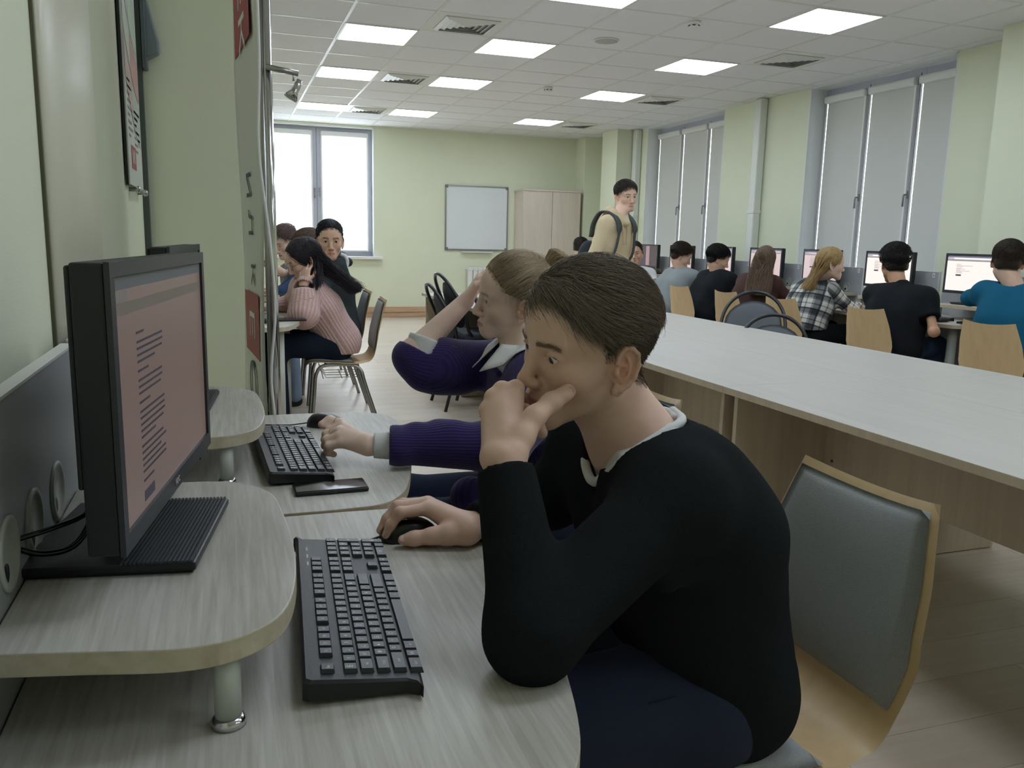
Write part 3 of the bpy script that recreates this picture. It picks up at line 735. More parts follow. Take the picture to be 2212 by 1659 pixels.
# (x, y, yaw of forward direction, label)
PCH = [(.795, 1.155, PI/2+.02, 'plywood chair with grey pads, the boy in black sits on it'),
       (.845, 2.06, PI/2, 'plywood chair with grey pad behind the girl in purple'),
       (.70, 5.60, PI/2-.06, 'plywood chair with grey pads under the woman in pink'),
       (.74, 6.46, PI/2, 'grey padded plywood chair just behind the woman in pink'),
       (.76, 7.30, PI/2, 'grey padded plywood chair, second behind the woman in pink'),
       (.76, 8.15, PI/2, 'grey padded plywood chair of the boy with the phone')]
rsh = {0: -.2, 1: -.08, 2: .04, 3: -.05, 4: -.08, 5: .0, 6: 0, 7: 0}
for k, y in enumerate(RST):
    PCH.append((4.50 if k < 7 else 4.22, y+rsh[k]-(.1 if k == 7 else 0), -PI/2+[.10, .06, .12, .03, .05, 0, -.3, .1][k], 'beech plywood chair back behind ' + who_r[k]))
for k, (x, y, a, lab) in enumerate(PCH):
    o = ply if k == 0 else copy_tree(ply)
    o.location = (x, y, 0); o.rotation_euler = (0, 0, a); tagp(o, lab, 'chair', 'plywood chairs')

# ------------------------------------------------------------------ oval-back office chairs
m_dgrey = mat('charcoal_fabric', '#3b4048', .9, var=.15, vscale=240, bump=.4, bscale=400, sheen=.1); m_lgrey = mat('slate_fabric', '#63676d', .9, var=.15, vscale=240, bump=.4, bscale=400, sheen=.1)
m_btube = mat('black_tube', '#1b1d20', .3, var=.05)
def make_oval_chair(fab):
    c = empty('oval_back_chair')
    loop = []
    for k in range(25):
        a = PI*k/24; loop.append((.225*math.cos(a), -.19-.16*(math.sin(a)**.8)*.9, .60+.29*math.sin(a)**.75))
    P = [(.20, -.12, .44), (.225, -.17, .50)]+loop+[(-.225, -.17, .50), (-.20, -.12, .44)]
    MB().tube(smooth_path(P, 2), .0125, 10).build('back_frame', m_btube, c)
    V = []; F = []; nu, nv = 22, 8
    for side in (1, -1):
        for j in range(nv+1):
            for i in range(nu):
                a = 2*PI*i/nu; r = j/nv
                x = .20*r*math.cos(a); zz = .665+.165*r*math.sin(a)*(1 if math.sin(a) > 0 else 1.0)
                if math.sin(a) < 0: x = .20*r*math.copysign(abs(math.cos(a))**.6, math.cos(a))
                yb = -.19-.16*((zz-.60)/.29)*.55-.02
                V.append((x, yb+side*.02*(1-r**4)+.03*(x/.2)**2, zz))
    M = (nv+1)*nu
    for q in (0, 1):
        for j in range(nv):
            for i in range(nu):
                f = [q*M+j*nu+i, q*M+j*nu+(i+1) % nu, q*M+(j+1)*nu+(i+1) % nu, q*M+(j+1)*nu+i]; F.append(f if q else f[::-1])
    for i in range(nu): F.append([nv*nu+i, nv*nu+(i+1) % nu, M+nv*nu+(i+1) % nu, M+nv*nu+i])
    link('back_pad', npmesh('back_pad', V, F, True), c, fab)
    so = round_outline([(-.2, -.2), (-.22, 0), (-.22, .16), (-.17, .22), (0, .235), (.17, .22), (.22, .16), (.22, 0), (.2, -.2), (0, -.215)], 3)
    MB().prism(so, .425, .475).build('seat_pad', fab, c, .018, seg=3)
    for s in (-1, 1):
        MB().tube([(s*.19, .19, .43), (s*.215, .235, .0)], .012, 10).build('leg', m_btube, c)
        MB().tube([(s*.19, -.13, .44), (s*.215, -.25, .0)], .012, 10).build('leg', m_btube, c)
    MB().tube([(-.19, .15, .42), (.19, .15, .42)], .01, 8).build('seat_rail', m_btube, c)
    return c
ov = make_oval_chair(m_dgrey); og = make_oval_chair(m_lgrey)
OCH = [(1.75, 6.03, 0., -PI/2, 1.04, 'dark oval-back chair at the left of the long table, lower one of two stacked'),
       (1.83, 6.07, .075, -PI/2+.05, 1.04, 'dark oval-back chair stacked on top of another chair'),
       (1.90, 5.32, 0., -PI/2-.2, 1.0, 'dark oval-back chair just behind the raised arm of the girl in purple')]
for k, (x, y, z, a, sc, lab) in enumerate(OCH):
    o = ov if k == 0 else copy_tree(ov)
    o.location = (x, y, z); o.rotation_euler = (0, 0, a); o.scale = (sc,)*3; tagp(o, lab, 'chair', 'oval back chairs')
og.location = (3.55, 5.04, 0); og.rotation_euler = (0, 0, 2.5); og.scale = (1.03,)*3; tagp(og, 'slate grey oval-back chair in front of the girl with brown hair', 'chair', 'oval back chairs')
o = copy_tree(og); o.location = (3.05, 4.13, 0); o.rotation_euler = (0, 0, 2.45); o.scale = (.94,)*3; tagp(o, 'slate grey oval-back chair tucked low behind the long table edge', 'chair', 'oval back chairs')

# ------------------------------------------------------------------ long table in the middle (two rows of desks)
TL = 1.40
def make_table():
    t = empty('long_table')
    o = MB().box((0, .0006, DZ-.026), (.699, TL-.0006, DZ)).build('tabletop', m_table, t, .0015); o.data.materials.append(m_tside)
    for p in o.data.polygons:
        if abs(p.normal.z) < .5: p.material_index = 1
    MB().box((.03, .035, .004), (.66, .057, DZ-.026)).build('side_panel', m_tside, t, .001)
    MB().box((.03, TL-.057, .004), (.66, TL-.035, DZ-.026)).build('side_panel', m_tside, t, .001)
    mp_ = MB().box((.44, .057, .40), (.458, TL-.057, DZ-.026)).build('modesty_panel', m_tside, t, .001)
    for yy in (.10, TL-.10):
        for zz in (.46, .64): MB().lathe([(.006, .4385), (.006, .4402)], (0, yy, zz), 12, 'x').build('screw_cap', mat('screw_brown', '#5e4c3c', .6), mp_)
    return t
tb = make_table(); first = True
tn = ['behind the viewer', 'nearest in view', 'second from the front', 'third from the front', 'fourth from the front', 'farthest']
for rw, x in enumerate((1.725, 2.427)):
    for k in range(6):
        o = tb if first else copy_tree(tb); first = False
        tl_ = TL if k < 2 else 1.265; y = 2.60+(k-2)*tl_; o.scale = (1, tl_/TL, 1)
        o.location = (x, y, 0)
        if rw: o.location = (x+.699, y+tl_, 0); o.rotation_euler = (0, 0, PI)
        tagp(o, 'pale table of the long middle block, %s row, %s' % (('left', 'right')[rw], tn[k]), 'table', 'tables of the long middle block')

# ------------------------------------------------------------------ back of the room
wbd = empty('whiteboard', (3.30, YB, 0)); tagp(wbd, 'white board with grey frame on the back wall', 'whiteboard')
MB().box((0, -.018, 1.085), (1.04, -.002, 2.075)).build('surface', mat('whiteboard_surface', '#e2e6e8', .5, var=.03, vscale=2), wbd)
for lo, hi in (((0, -.026, 1.07), (1.04, 0, 1.088)), ((0, -.026, 2.065), (1.04, 0, 2.083)), ((-.002, -.026, 1.07), (.016, 0, 2.083)), ((1.024, -.026, 1.07), (1.042, 0, 2.083))): MB().box(lo, hi).build('frame_rail', m_steel, wbd)
for x in (0, 1.0):
    for z in (1.07, 2.043): MB().box((x-.004, -.03, z-.003), (x+.044, .0, z+.043)).build('corner_cap', mat('cap_grey', '#75797a', .5), wbd, .006)
MB().box((.27, -.085, 1.035), (.78, -.0, 1.05)).build('pen_tray', m_white, wbd, .004)
cb = empty('cabinet', (4.46, YB-.44, 0)); tagp(cb, 'tall pale wooden two-door cabinet in the back corner', 'cabinet')
m_cab = grain('cabinet_laminate', '#d2c5b7', '#dcd0c3', .45, 'z', 6., 40.)
MB().box((0, .02, 0), (.98, .43, 2.02)).build('body', m_cab, cb, .002); MB().box((-.01, -.005, 2.02), (.99, .435, 2.045)).build('top', m_cab, cb, .002)
for x0, x1, hx in ((.004, .487, .45), (.493, .976, .53)):
    d_ = MB().box((x0, 0, .05), (x1, .018, 2.015)).build('door', m_cab, cb, .002); MB().tube([(hx, -.025, .98), (hx, -.025, 1.10)], .006, 8).build('handle', m_steel, d_)
def radiator(loc, rz, n, lab):
    r = empty('radiator', loc, rz); tagp(r, lab, 'radiator', 'radiators')
    mb = MB().box((.004, -.04, .07), (.076, .04, .53)).box((.0, -.046, .51), (.08, .046, .56)).box((0, -.046, .04), (.08, .046, .09)).mesh('section'); mb.materials.append(m_white)
    for k in range(n):
        o = link('section', mb, r, None, (k*.082, 0, .16)); md = o.modifiers.new('bevel', 'BEVEL'); md.width = .008; md.segments = 2
    MB().tube([(-.04, 0, .69), (n*.082+.03, 0, .69)], .013, 8).build('pipe', m_white, r)
radiator((3.66, YB-.08, .08), 0, 8, 'white sectional radiator under the whiteboard')
radiator((XR+.08, 5.9, .1), PI/2, 14, 'white radiator under the nearer right window')
radiator((XR+.08, 9.4, .1), PI/2, 14, 'white radiator under the farther right window')
# poster on stand-offs, left wall
po = empty('wall_poster', (XL+.016, 2.97, 1.415)); tagp(po, 'information poster with coloured swooshes on the left wall', 'poster')
m_paper = mat('poster_paper', '#d7d9d3', .3, var=.02)
MB().box((-.004, 0, 0), (0, .46, 1.15)).build('sheet', m_paper, po); MB().box((-.012, -.004, -.004), (-.004, .0, 1.15)).build('shadow_gap_edge', m_black, po)  # black strip stands in for the shade in the gap behind the sheet
cols = ['#cdb0aa', '#b9c2ba', '#c6d0c0', '#c99a95', '#b6beb9', '#bfcdb9', '#cb9d97', '#d2dad0']
def swoosh(y0, y1, zc, hgt, col, k):
    V = []; n = 8
    for t in (0, 1):
        for i in range(n+1):
            y = y0+(y1-y0)*i/n; z = zc-.42*(y/.46)+.20*(y/.46)**2+t*hgt; V.append((.0012, y, z))
    F = [[i, i+1, n+2+i, n+1+i] for i in range(n)]
    link('colour_field', npmesh('colour_field', V, F), po, mat('poster_ink_%d' % k, col, .35, var=.05))
kk = 0
for z in (.36, .52, .68, .84, 1.0):
    swoosh(.02, .20, z, .145, cols[kk % 8], kk % 8); kk += 1
    swoosh(.205, .44, z, .145, cols[kk % 8], kk % 8); kk += 1
mb = MB()
for q in range(9):
    mb.box((.0004, .05, .33-.022*q), (.0012, .05+.13*(.7+.3*math.sin(q*2.1)), .338-.022*q)); 
    if q < 7: mb.box((.0004, .23, .25-.022*q), (.0012, .23+.18*(.7+.3*math.cos(q*1.7)), .258-.022*q))
mb.build('small_print', mat('print_grey', '#8d918f', .6), po)
lg = MB().box((.0004, .09, .055), (.0012, .23, .13)).build('red_logo', mat('logo_red', '#a24a50', .5), po)
me = text_mesh('ИК', .06); l = link('logo_letters', me, lg, m_white, (.0014, .16, .092)); l.rotation_euler = (PI/2, 0, PI/2)
for y in (.12, .40):
    b = MB().lathe([(.007, -.018), (.007, .004), (.012, .006), (.012, .016), (.006, .02)], (0, y, -.012), 16, 'x').build('stand_off', m_chrome, po)
MB().tube([(.01, .12, -.012), (.01, .40, -.012)], .004, 8).build('stand_off_rod', m_steel, po)
# dark bracket and cable channel in the corner of the pier
o = MB().box((XL, 3.565, .95), (XL+.022, 3.60, ZC)).build('cable_channel', mat('dark_channel', '#4d5654', .5)); tagp(o, 'dark vertical cable channel in the wall corner', 'cable channel')
wbk = empty('wall_bracket', (XL+.03, 3.55, .07)); tagp(wbk, 'dark grey wedge-shaped wall bracket above the monitors', 'bracket')
MB().add([(0, 0, 1.83), (.055, 0, 1.86), (.055, 0, 1.90), (0, 0, 2.14), (0, .05, 1.83), (.055, .05, 1.86), (.055, .05, 1.90), (0, .05, 2.14)], [(0, 1, 2, 3), (7, 6, 5, 4), (0, 4, 5, 1), (1, 5, 6, 2), (2, 6, 7, 3), (3, 7, 4, 0)]).build('arm', mat('bracket_slate', '#707a80', .4), wbk, .006)
MB().box((-.004, -.01, 1.80), (.012, .055, 2.2)).build('plate', mat('bracket_dark', '#566066', .45), wbk, .003)

# ------------------------------------------------------------------ roll-up banner with clip lamp
bn = empty('banner_stand', (0, 0, 0)); tagp(bn, 'white roll-up banner with red lettering, seen edge-on beside the pier', 'banner')
N = 40; V = []; F = []
B0 = np.array([.104, 2.52]); B1 = np.array([.056, 3.08])
for i in range(N+1):
    z = .12+2.05*i/N
    for j in range(7):
        t = j/6; p = B0*(1-t)+B1*t; V.append((p[0]+.006*math.sin(z*5+t*2)-.004*t, p[1], z))
for i in range(N):
    for j in range(6): F.append([i*7+j, i*7+j+1, (i+1)*7+j+1, (i+1)*7+j])
sh = link('banner_sheet', npmesh('banner_sheet', V, F, True), bn, mat('banner_vinyl', '#e4e5e0', .45, var=.03))
md = sh.modifiers.new('thick', 'SOLIDIFY'); md.thickness = .0008
m_red = mat('banner_red', '#a8343c', .5); m_ink = mat('banner_ink', '#3d454b', .5)
def bprint(txt, y, z, size, m, red=None):
    t_ = (y-2.52)/.56; x = .104*(1-t_)+.056*t_+.006*math.sin(z*5+t_*2)-.004*t_; an = math.atan2(.048, .56)
    g = None
    if red: g = MB().box((-.0012, -red[0], -red[1]), (-.0006, red[0], red[1])).build('red_block', m_red, sh, loc=(x-.0035, y, z), rz=an)
    me = text_mesh(txt, size); l = link('lettering', me, sh, m, (x-.0055, y, z)); l.rotation_euler = (Matrix.Rotation(an-PI/2, 3, 'Z')@Matrix.Rotation(PI/2, 3, 'X')@Matrix.Rotation(-PI/2, 3, 'Z')).to_euler()
bprint('ЕК', 2.82, 1.93, .20, m_white, (.2, .10)); bprint('Е', 2.8, .98, .18, m_white, (.18, .10)); bprint('ЕР', 2.8, .62, .20, m_white, (.2, .11))
bprint('И', 2.86, 1.42, .13, m_ink); bprint('Л', 2.84, 1.30, .13, m_ink); bprint('О', 2.8, .79, .22, m_ink); bprint('К', 2.78, 1.14, .12, m_ink)
MB().tube([(.127, 2.52, .03), (.124, 2.52, 2.2)], .014, 14).build('pole', m_chrome, bn)
MB().tube([(.112, 2.515, .10), (.110, 2.515, 2.2)], .007, 10).build('edge_rail', m_steel, bn)
MB().box((.03, 2.42, 0), (.19, 3.2, .09)).build('cassette', m_steel, bn, .02)
MB().tube(smooth_path([(.10, 2.49, 2.15), (.103, 2.48, 1.75), (.095, 2.485, 1.5), (.118, 2.49, 1.25), (.128, 2.495, 1.05), (.112, 2.49, .86), (.118, 2.48, .7), (.10, 2.47, .5)], 6), .0042, 8).build('cable', m_white, bn)
MB().tube([(.12, 2.5, 1.723), (.208, 2.5, 1.712)], .008, 12).build('lamp_arm', m_steel, bn)
lh = MB().tube([(.195, 2.5, 1.712), (.194, 2.5, 1.69)], .003, 8).tube([(.212, 2.5, 1.694), (.203, 2.5, 1.676), (.196, 2.5, 1.663), (.186, 2.5, 1.646)], [.009, .010, .011, .02], 16).build('lamp_head', m_chrome, bn)
MB().lathe([(.0, 0), (.019, 0), (.019, .002), (0, .003)], seg=18).build('lamp_lens', m_legp, lh)
bpy.data.objects[lh.children[0].name].location = (.1855, 2.5, 1.645); lh.children[0].rotation_euler = (0, math.radians(210), 0)
# ------------------------------------------------------------------ implicit-surface modelling (people)
def A3(p): return np.asarray(p, np.float64)
def nrm(v): v = A3(v); return v/(np.linalg.norm(v)+1e-12)
class Sdf:
    """Collects round cones and ellipsoids, blends them smoothly, extracts a surface."""
    def __init__(s): s.ops = []; s.post = []
    def rc(s, a, b, ra, rb=None, k=.02, op='u'):
        s.ops.append(('rc', A3(a), A3(b), ra, ra if rb is None else rb, k, op)); return s
    def el(s, c, r, R=None, k=.02, op='u'):
        s.ops.append(('el', A3(c), A3(r), np.eye(3) if R is None else R, None, k, op)); return s
    def chain(s, pts, rs, k=.008, op='u'):
        for i in range(len(pts)-1): s.rc(pts[i], pts[i+1], rs[i], rs[i+1], k, op)
        return s
    def cut(s, c, n, r=None):
        """Remove the half space beyond c along n (inside a ball of radius r when given)."""
        s.ops.append(('cut', A3(c), nrm(n), r, None, 0, 'c')); return s
    def bounds(s):
        lo = np.full(3, 1e9); hi = -lo
        for o in s.ops:
            if o[6] != 'u': continue
            if o[0] == 'rc':
                lo = np.minimum(lo, np.minimum(o[1]-o[3], o[2]-o[4])); hi = np.maximum(hi, np.maximum(o[1]+o[3], o[2]+o[4]))
            else:
                e = np.sqrt(((o[3]*o[2][None])**2).sum(1)); lo = np.minimum(lo, o[1]-e); hi = np.maximum(hi, o[1]+e)
        return lo, hi
    def field(s, h):
        lo, hi = s.bounds(); lo = lo-.03; hi = hi+.03
        n = np.ceil((hi-lo)/h).astype(int)+1
        f = np.full(n, .5, np.float32)
        ax = [(lo[i]+h*np.arange(n[i])).astype(np.float32) for i in range(3)]
        for (t, a, b, c, d, k, op) in s.ops:
            mg = max(k, 2.5*h)+2*h
            if t == 'rc': l, u = np.minimum(a-c, b-d)-mg, np.maximum(a+c, b+d)+mg
            elif t == 'el': e = np.sqrt(((c*b[None])**2).sum(1)); l, u = a-e-mg, a+e+mg
            else:
                if c is None: l, u = lo, hi
                else: l, u = a-c, a+c
            i0 = np.clip(np.floor((l-lo)/h).astype(int), 0, n-1); i1 = np.clip(np.ceil((u-lo)/h).astype(int)+1, 1, n)
            if (i1 <= i0).any(): continue
            sl = tuple(slice(i0[q], i1[q]) for q in range(3)); g = f[sl]
            X = ax[0][sl[0]][:, None, None]; Y = ax[1][sl[1]][None, :, None]; Z = ax[2][sl[2]][None, None, :]
            if t == 'rc':
                ab = b-a; L2 = float(ab@ab)+1e-12
                px, py, pz = X-np.float32(a[0]), Y-np.float32(a[1]), Z-np.float32(a[2])
                tt = np.clip((px*np.float32(ab[0])+py*np.float32(ab[1])+pz*np.float32(ab[2]))/np.float32(L2), 0, 1)
                dd = np.sqrt((px-tt*np.float32(ab[0]))**2+(py-tt*np.float32(ab[1]))**2+(pz-tt*np.float32(ab[2]))**2)-(np.float32(c)+tt*np.float32(d-c))
            elif t == 'el':
                px, py, pz = X-np.float32(a[0]), Y-np.float32(a[1]), Z-np.float32(a[2])
                q = [(px*np.float32(c[0, j])+py*np.float32(c[1, j])+pz*np.float32(c[2, j])) for j in range(3)]
                k0 = np.sqrt(sum((q[j]/np.float32(b[j]))**2 for j in range(3))); k1 = np.sqrt(sum((q[j]/np.float32(b[j]**2))**2 for j in range(3)))+1e-6
                dd = k0*(k0-1)/k1
            else:
                pl = (X-np.float32(a[0]))*np.float32(b[0])+(Y-np.float32(a[1]))*np.float32(b[1])+(Z-np.float32(a[2]))*np.float32(b[2])
                if c is None: g[...] = np.maximum(g, pl)
                else:
                    ball = np.sqrt((X-np.float32(a[0]))**2+(Y-np.float32(a[1]))**2+(Z-np.float32(a[2]))**2)-np.float32(c)
                    g[...] = np.maximum(g, -np.maximum(-pl, ball))
                continue
            if op == 'u':
                hh = np.maximum(k-np.abs(g-dd), 0)/k; g[...] = np.minimum(g, dd)-hh*hh*k*.25
            else:
                dd = -dd; hh = np.maximum(k-np.abs(g-dd), 0)/k; g[...] = np.maximum(g, dd)+hh*hh*k*.25
        for fn in s.post: f = fn(f, ax)
        return f, lo, h
    def surf(s, h):
        f, lo, h = s.field(h); return nets(f, lo, h)
def nets(f, lo, h):
    n = f.shape; ins = f < 0
    c = np.zeros((n[0]-1, n[1]-1, n[2]-1), np.uint8)
    for dx in (0, 1):
        for dy in (0, 1):
            for dz in (0, 1): c += ins[dx:n[0]-1+dx, dy:n[1]-1+dy, dz:n[2]-1+dz]
    act = np.argwhere((c > 0) & (c < 8)); m = len(act)
    idx = np.full(c.shape, -1, np.int32); idx[act[:, 0], act[:, 1], act[:, 2]] = np.arange(m)
    acc = np.zeros((m, 3)); cnt = np.zeros(m)
    cor = [(0, 0, 0), (1, 0, 0), (0, 1, 0), (1, 1, 0), (0, 0, 1), (1, 0, 1), (0, 1, 1), (1, 1, 1)]
    val = {q: f[act[:, 0]+q[0], act[:, 1]+q[1], act[:, 2]+q[2]] for q in cor}
    for a in cor:
        for axs in range(3):
            if a[axs]: continue
            b = list(a); b[axs] = 1; b = tuple(b)
            va, vb = val[a], val[b]; ok = (va < 0) != (vb < 0)
            t = np.where(ok, va/(va-vb+1e-20), 0)
            p = np.tile(np.array(a, float), (m, 1)); p[:, axs] += t
            acc[ok] += p[ok]; cnt[ok] += 1
    V = lo+(act+acc/np.maximum(cnt, 1)[:, None])*h
    F = []
    for axs in range(3):
        sl0 = [slice(None)]*3; sl1 = [slice(None)]*3; sl0[axs] = slice(0, n[axs]-1); sl1[axs] = slice(1, n[axs])
        a, b = ins[tuple(sl0)], ins[tuple(sl1)]; o1, o2 = (axs+1) % 3, (axs+2) % 3
        for flip, mask in ((False, a & ~b), (True, ~a & b)):
            e = np.argwhere(mask); e = e[(e[:, o1] > 0) & (e[:, o2] > 0) & (e[:, o1] < n[o1]-1) & (e[:, o2] < n[o2]-1)]
            if not len(e): continue
            q = []
            for d1, d2 in ((-1, -1), (0, -1), (0, 0), (-1, 0)):
                g = e.copy(); g[:, o1] += d1; g[:, o2] += d2; q.append(idx[g[:, 0], g[:, 1], g[:, 2]])
            q = np.stack(q, 1); F.append(q[:, ::-1] if flip else q)
    F = np.concatenate(F); F = F[(F >= 0).all(1)]
    return V, F
def relax(V, F, it=1, lam=.5):
    for _ in range(it):
        acc = np.zeros_like(V); cnt = np.zeros(len(V))
        for a, b in ((0, 1), (1, 2), (2, 3), (3, 0)):
            np.add.at(acc, F[:, a], V[F[:, b]]); np.add.at(acc, F[:, b], V[F[:, a]]); np.add.at(cnt, F[:, a], 1); np.add.at(cnt, F[:, b], 1)
        V = V*(1-lam)+lam*acc/np.maximum(cnt, 1)[:, None]
    return V
def merge(parts):
    Vs, Fs, o = [], [], 0
    for V, F in parts: Vs.append(V); Fs.append(F+o); o += len(V)
    return np.concatenate(Vs), np.concatenate(Fs)
def obj_vf(name, V, F, m, parent=None, cols=None, attrs=None):
    me = npmesh(name, V, F, True)
    if cols is not None:
        at = me.attributes.new('col', 'FLOAT_COLOR', 'POINT'); c4 = np.ones((len(V), 4), np.float32); c4[:, :3] = cols; at.data.foreach_set('color', c4.ravel())
    for k, v in (attrs or {}).items():
        at = me.attributes.new(k, 'FLOAT', 'POINT'); at.data.foreach_set('value', np.asarray(v, np.float32))
    return link(name, me, parent, m)
def euler(a, b, c):
    ca, sa, cb, sb, cc, sc = math.cos(a), math.sin(a), math.cos(b), math.sin(b), math.cos(c), math.sin(c)
    return np.array([[ca, -sa, 0], [sa, ca, 0], [0, 0, 1]])@np.array([[1, 0, 0], [0, cb, -sb], [0, sb, cb]])@np.array([[cc, 0, sc], [0, 1, 0], [-sc, 0, cc]])
def noise3(P, scale, seed=0):
    """Cheap smooth noise from summed sines, about -1..1."""
    r = np.random.default_rng(seed); out = np.zeros(len(P))
    for k in range(7):
        d = r.normal(size=3); d /= np.linalg.norm(d); out += np.sin((P@d)*scale*(.6+.2*k)+r.uniform(0, 6.28))
    return out/3.2

# ---- head -------------------------------------------------------- local axes: x right, y forward, z up, origin between the eyes and ears
class Head:
    def __init__(s, pos, R, sc=1., fem=False):
        s.p, s.R, s.s, s.fem = A3(pos), R, sc, fem
    def w(s, l): return s.p+s.R@(A3(l)*s.s)
    def loc(s, P): return (P-s.p)@s.R/s.s
    def rc(s, S, a, b, ra, rb=None, k=.02, op='u'): S.rc(s.w(a), s.w(b), ra*s.s, (ra if rb is None else rb)*s.s, k*s.s, op)
    def el(s, S, c, r, k=.02, op='u', rot=None): S.el(s.w(c), A3(r)*s.s, s.R if rot is None else s.R@rot, k*s.s, op)
    def build(s, S, detail=True, eyes_open=1.0, ears=(True, True)):
        f = s.fem; s.open = eyes_open
        s.el(S, (0, -.012, .036), (.0745, .097, .082), .02)
        s.el(S, (0, .028, .038), (.0655, .068, .066), .03)
        s.el(S, (0, .03, -.03), (.060, .056, .072), .03)
        jw = .040 if f else .045
        for x in (-1, 1):
            s.rc(S, (x*(jw+.004), -.002, -.055), (x*.018, .066, -.098), .019, .0165, .025)
            s.el(S, (x*.042, .052, -.028), (.021, .026, .024), .025)
            s.rc(S, (x*.016, .084, .020), (x*.044, .070, .022), .0105 if not f else .008, .009, .018)
        s.rc(S, (-.012, .076, -.100), (.012, .076, -.100), .0165 if not f else .0145, None, .02)
        s.el(S, (0, .071, -.072), (.030, .0245, .026), .02)
        # eye sockets
        for x in (-1, 1): s.el(S, (x*.033, .101, .000), (.0185, .0155, .0105), .012, 's')
        # nose
        s.rc(S, (0, .0885, .008), (0, .1055, -.034), .0075 if f else .0082, .0105, .014)
        s.el(S, (0, .1075 if f else .109, -.041), (.0105, .0105, .0095), .008)
        for x in (-1, 1): s.el(S, (x*.0125, .0975, -.0445), (.0075, .0105, .0075), .006)
        if detail:
            for x in (-1, 1): s.el(S, (x*.0065, .1035, -.0525), (.0036, .0055, .0035), .003, 's')
        # lips
        for x in (-1, 1):
            s.rc(S, (0, .0955, -.0690), (x*.022, .0855, -.0730), .0048, .0024, .006)
            s.rc(S, (0, .0945, -.0795), (x*.019, .0860, -.0755), .0056 if f else .005, .0026, .006)
            if detail: s.rc(S, (0, .1015, -.0742), (x*.023, .0893, -.0742), .0013, .001, .003, 's')
        s.rc(S, (0, .101, -.055), (0, .1035, -.062), .0028, .003, .006, 's')
        # eyelids around the eyeballs
        for x in (-1, 1):
            s.el(S, (x*.0325, .0745, .0), (.0145, .0142, .0142), .005)
            s.rc(S, (x*.0195, .0862, .0030), (x*.0325, .0902, .0068), .0024, None, .004); s.rc(S, (x*.0325, .0902, .0068), (x*.0455, .0800, .0030), .0024, None, .004)
            s.el(S, (x*.0325, .0915, -.0008), (.0150, .0145, .0064*eyes_open), .0015, 's')
        # ears
        for x, on in ((-1, ears[0]), (1, ears[1])):
            if not on: continue
            q = math.radians(24); eb = nrm((x*math.sin(q), -math.cos(q), -.10)); eu = nrm(A3((0, -.16, .98))-eb*np.dot(eb, (0, -.16, .98))); en = np.cross(eb, eu); en = en*np.sign(en[0]*x)
            E = lambda b_, u_, n_=0.: tuple(A3((x*.0715, .000, -.0125))+eb*b_+eu*u_+en*n_)
            rt = np.stack([eb, eu, en], 1)
            s.el(S, E(.015, .004, .001), (.0160, .0300, .0052), .006, 'u', rt); s.el(S, E(.006, .0, -.004), (.012, .022, .006), .008, 'u', rt)
            if detail:
                rim = [(-.001, .008), (.001, .022), (.008, .0325), (.018, .0335), (.0275, .026), (.0315, .010), (.0290, -.008), (.0225, -.021), (.0145, -.030)]
                for i in range(len(rim)-1): s.rc(S, E(*rim[i], .0062), E(*rim[i+1], .0062), .0036, .0036, .0025)
                s.el(S, E(.009, -.0325, .0015), (.0088, .0100, .0046), .005, 'u', rt)
                s.el(S, E(.0110, -.005, .0080), (.0080, .0105, .0070), .002, 's', rt); s.el(S, E(.0115, .015, .0075), (.0065, .0065, .0045), .002, 's', rt)
                for a_, b_ in (((.0235, .022), (.0255, .006)), ((.0255, .006), (.0225, -.010))): s.rc(S, E(*a_, .0066), E(*b_, .0066), .0024, .0024, .002, 's')
                for a_, b_ in (((.013, .020), (.0195, .008)), ((.0195, .008), (.0190, -.008)), ((.0190, -.008), (.0110, -.0185))): s.rc(S, E(*a_, .0062), E(*b_, .0062), .0022, .0022, .002)
                s.el(S, E(.0010, -.006, .0065), (.0042, .0065, .0040), .003, 'u', rt)
    def neck(s, S, base, r0=.050, r1=.058):
        S.rc(s.w((0, -.032, -.045)), base, r0*s.s, r1, .03); S.rc(s.w((0, -.005, -.075)), A3(base)+(s.w((0, .02, 0))-s.p), r0*.72*s.s, r1*.7, .03)
    def colors(s, V, skin, lip, brow=None, scalp=None, blush=.12):
        L = s.loc(V); c = np.tile(A3(lin(skin)), (len(V), 1)); sk = c.copy()
        def mixin(mask, col): 
            nonlocal c
            m = np.clip(mask, 0, 1)[:, None]; c = c*(1-m)+A3(col)*m
        red = A3(lin(skin))*np.array([1.06, .82, .78])
        def blob(p, r): d = (L-A3(p))/A3(r); return np.exp(-(d**2).sum(1))
        inface = np.linalg.norm(L, axis=1) < .17
        for x in (-1, 1):
            mixin(blob((x*.045, .065, -.04), (.025, .03, .022))*blush*2*inface, red)
            mixin(blob((x*.08, -.01, -.008), (.012, .022, .034))*.55*inface, red*np.array([1, .85, .8]))
        mixin(blob((0, .112, -.042), (.014, .014, .012))*.45*inface, red)
        lm = (np.abs(L[:, 0]) < .0235)*(L[:, 1] > .083)*np.clip(1-np.abs(L[:, 2]+.0745)/(.0105*(1-(np.abs(L[:, 0])/.03)**2)+1e-4), 0, 1)*2.2
        mixin(lm*inface, A3(lin(lip)))
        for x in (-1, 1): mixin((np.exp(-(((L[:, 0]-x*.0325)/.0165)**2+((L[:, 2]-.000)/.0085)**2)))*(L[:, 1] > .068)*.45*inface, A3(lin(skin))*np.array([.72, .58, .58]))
        if brow is not None:
            for x in (-1, 1):
                u = (L[:, 0]*x-.012)/.036; z0 = .0195+.006*np.clip(u, 0, 1)-.007*np.clip(u-.6, 0, 1)*1.5
                mk = (u > 0)*(u < 1)*np.exp(-((L[:, 2]-z0)/.0040)**2)*(L[:, 1] > .05)
                mixin(mk*.85*inface, A3(lin(brow)))
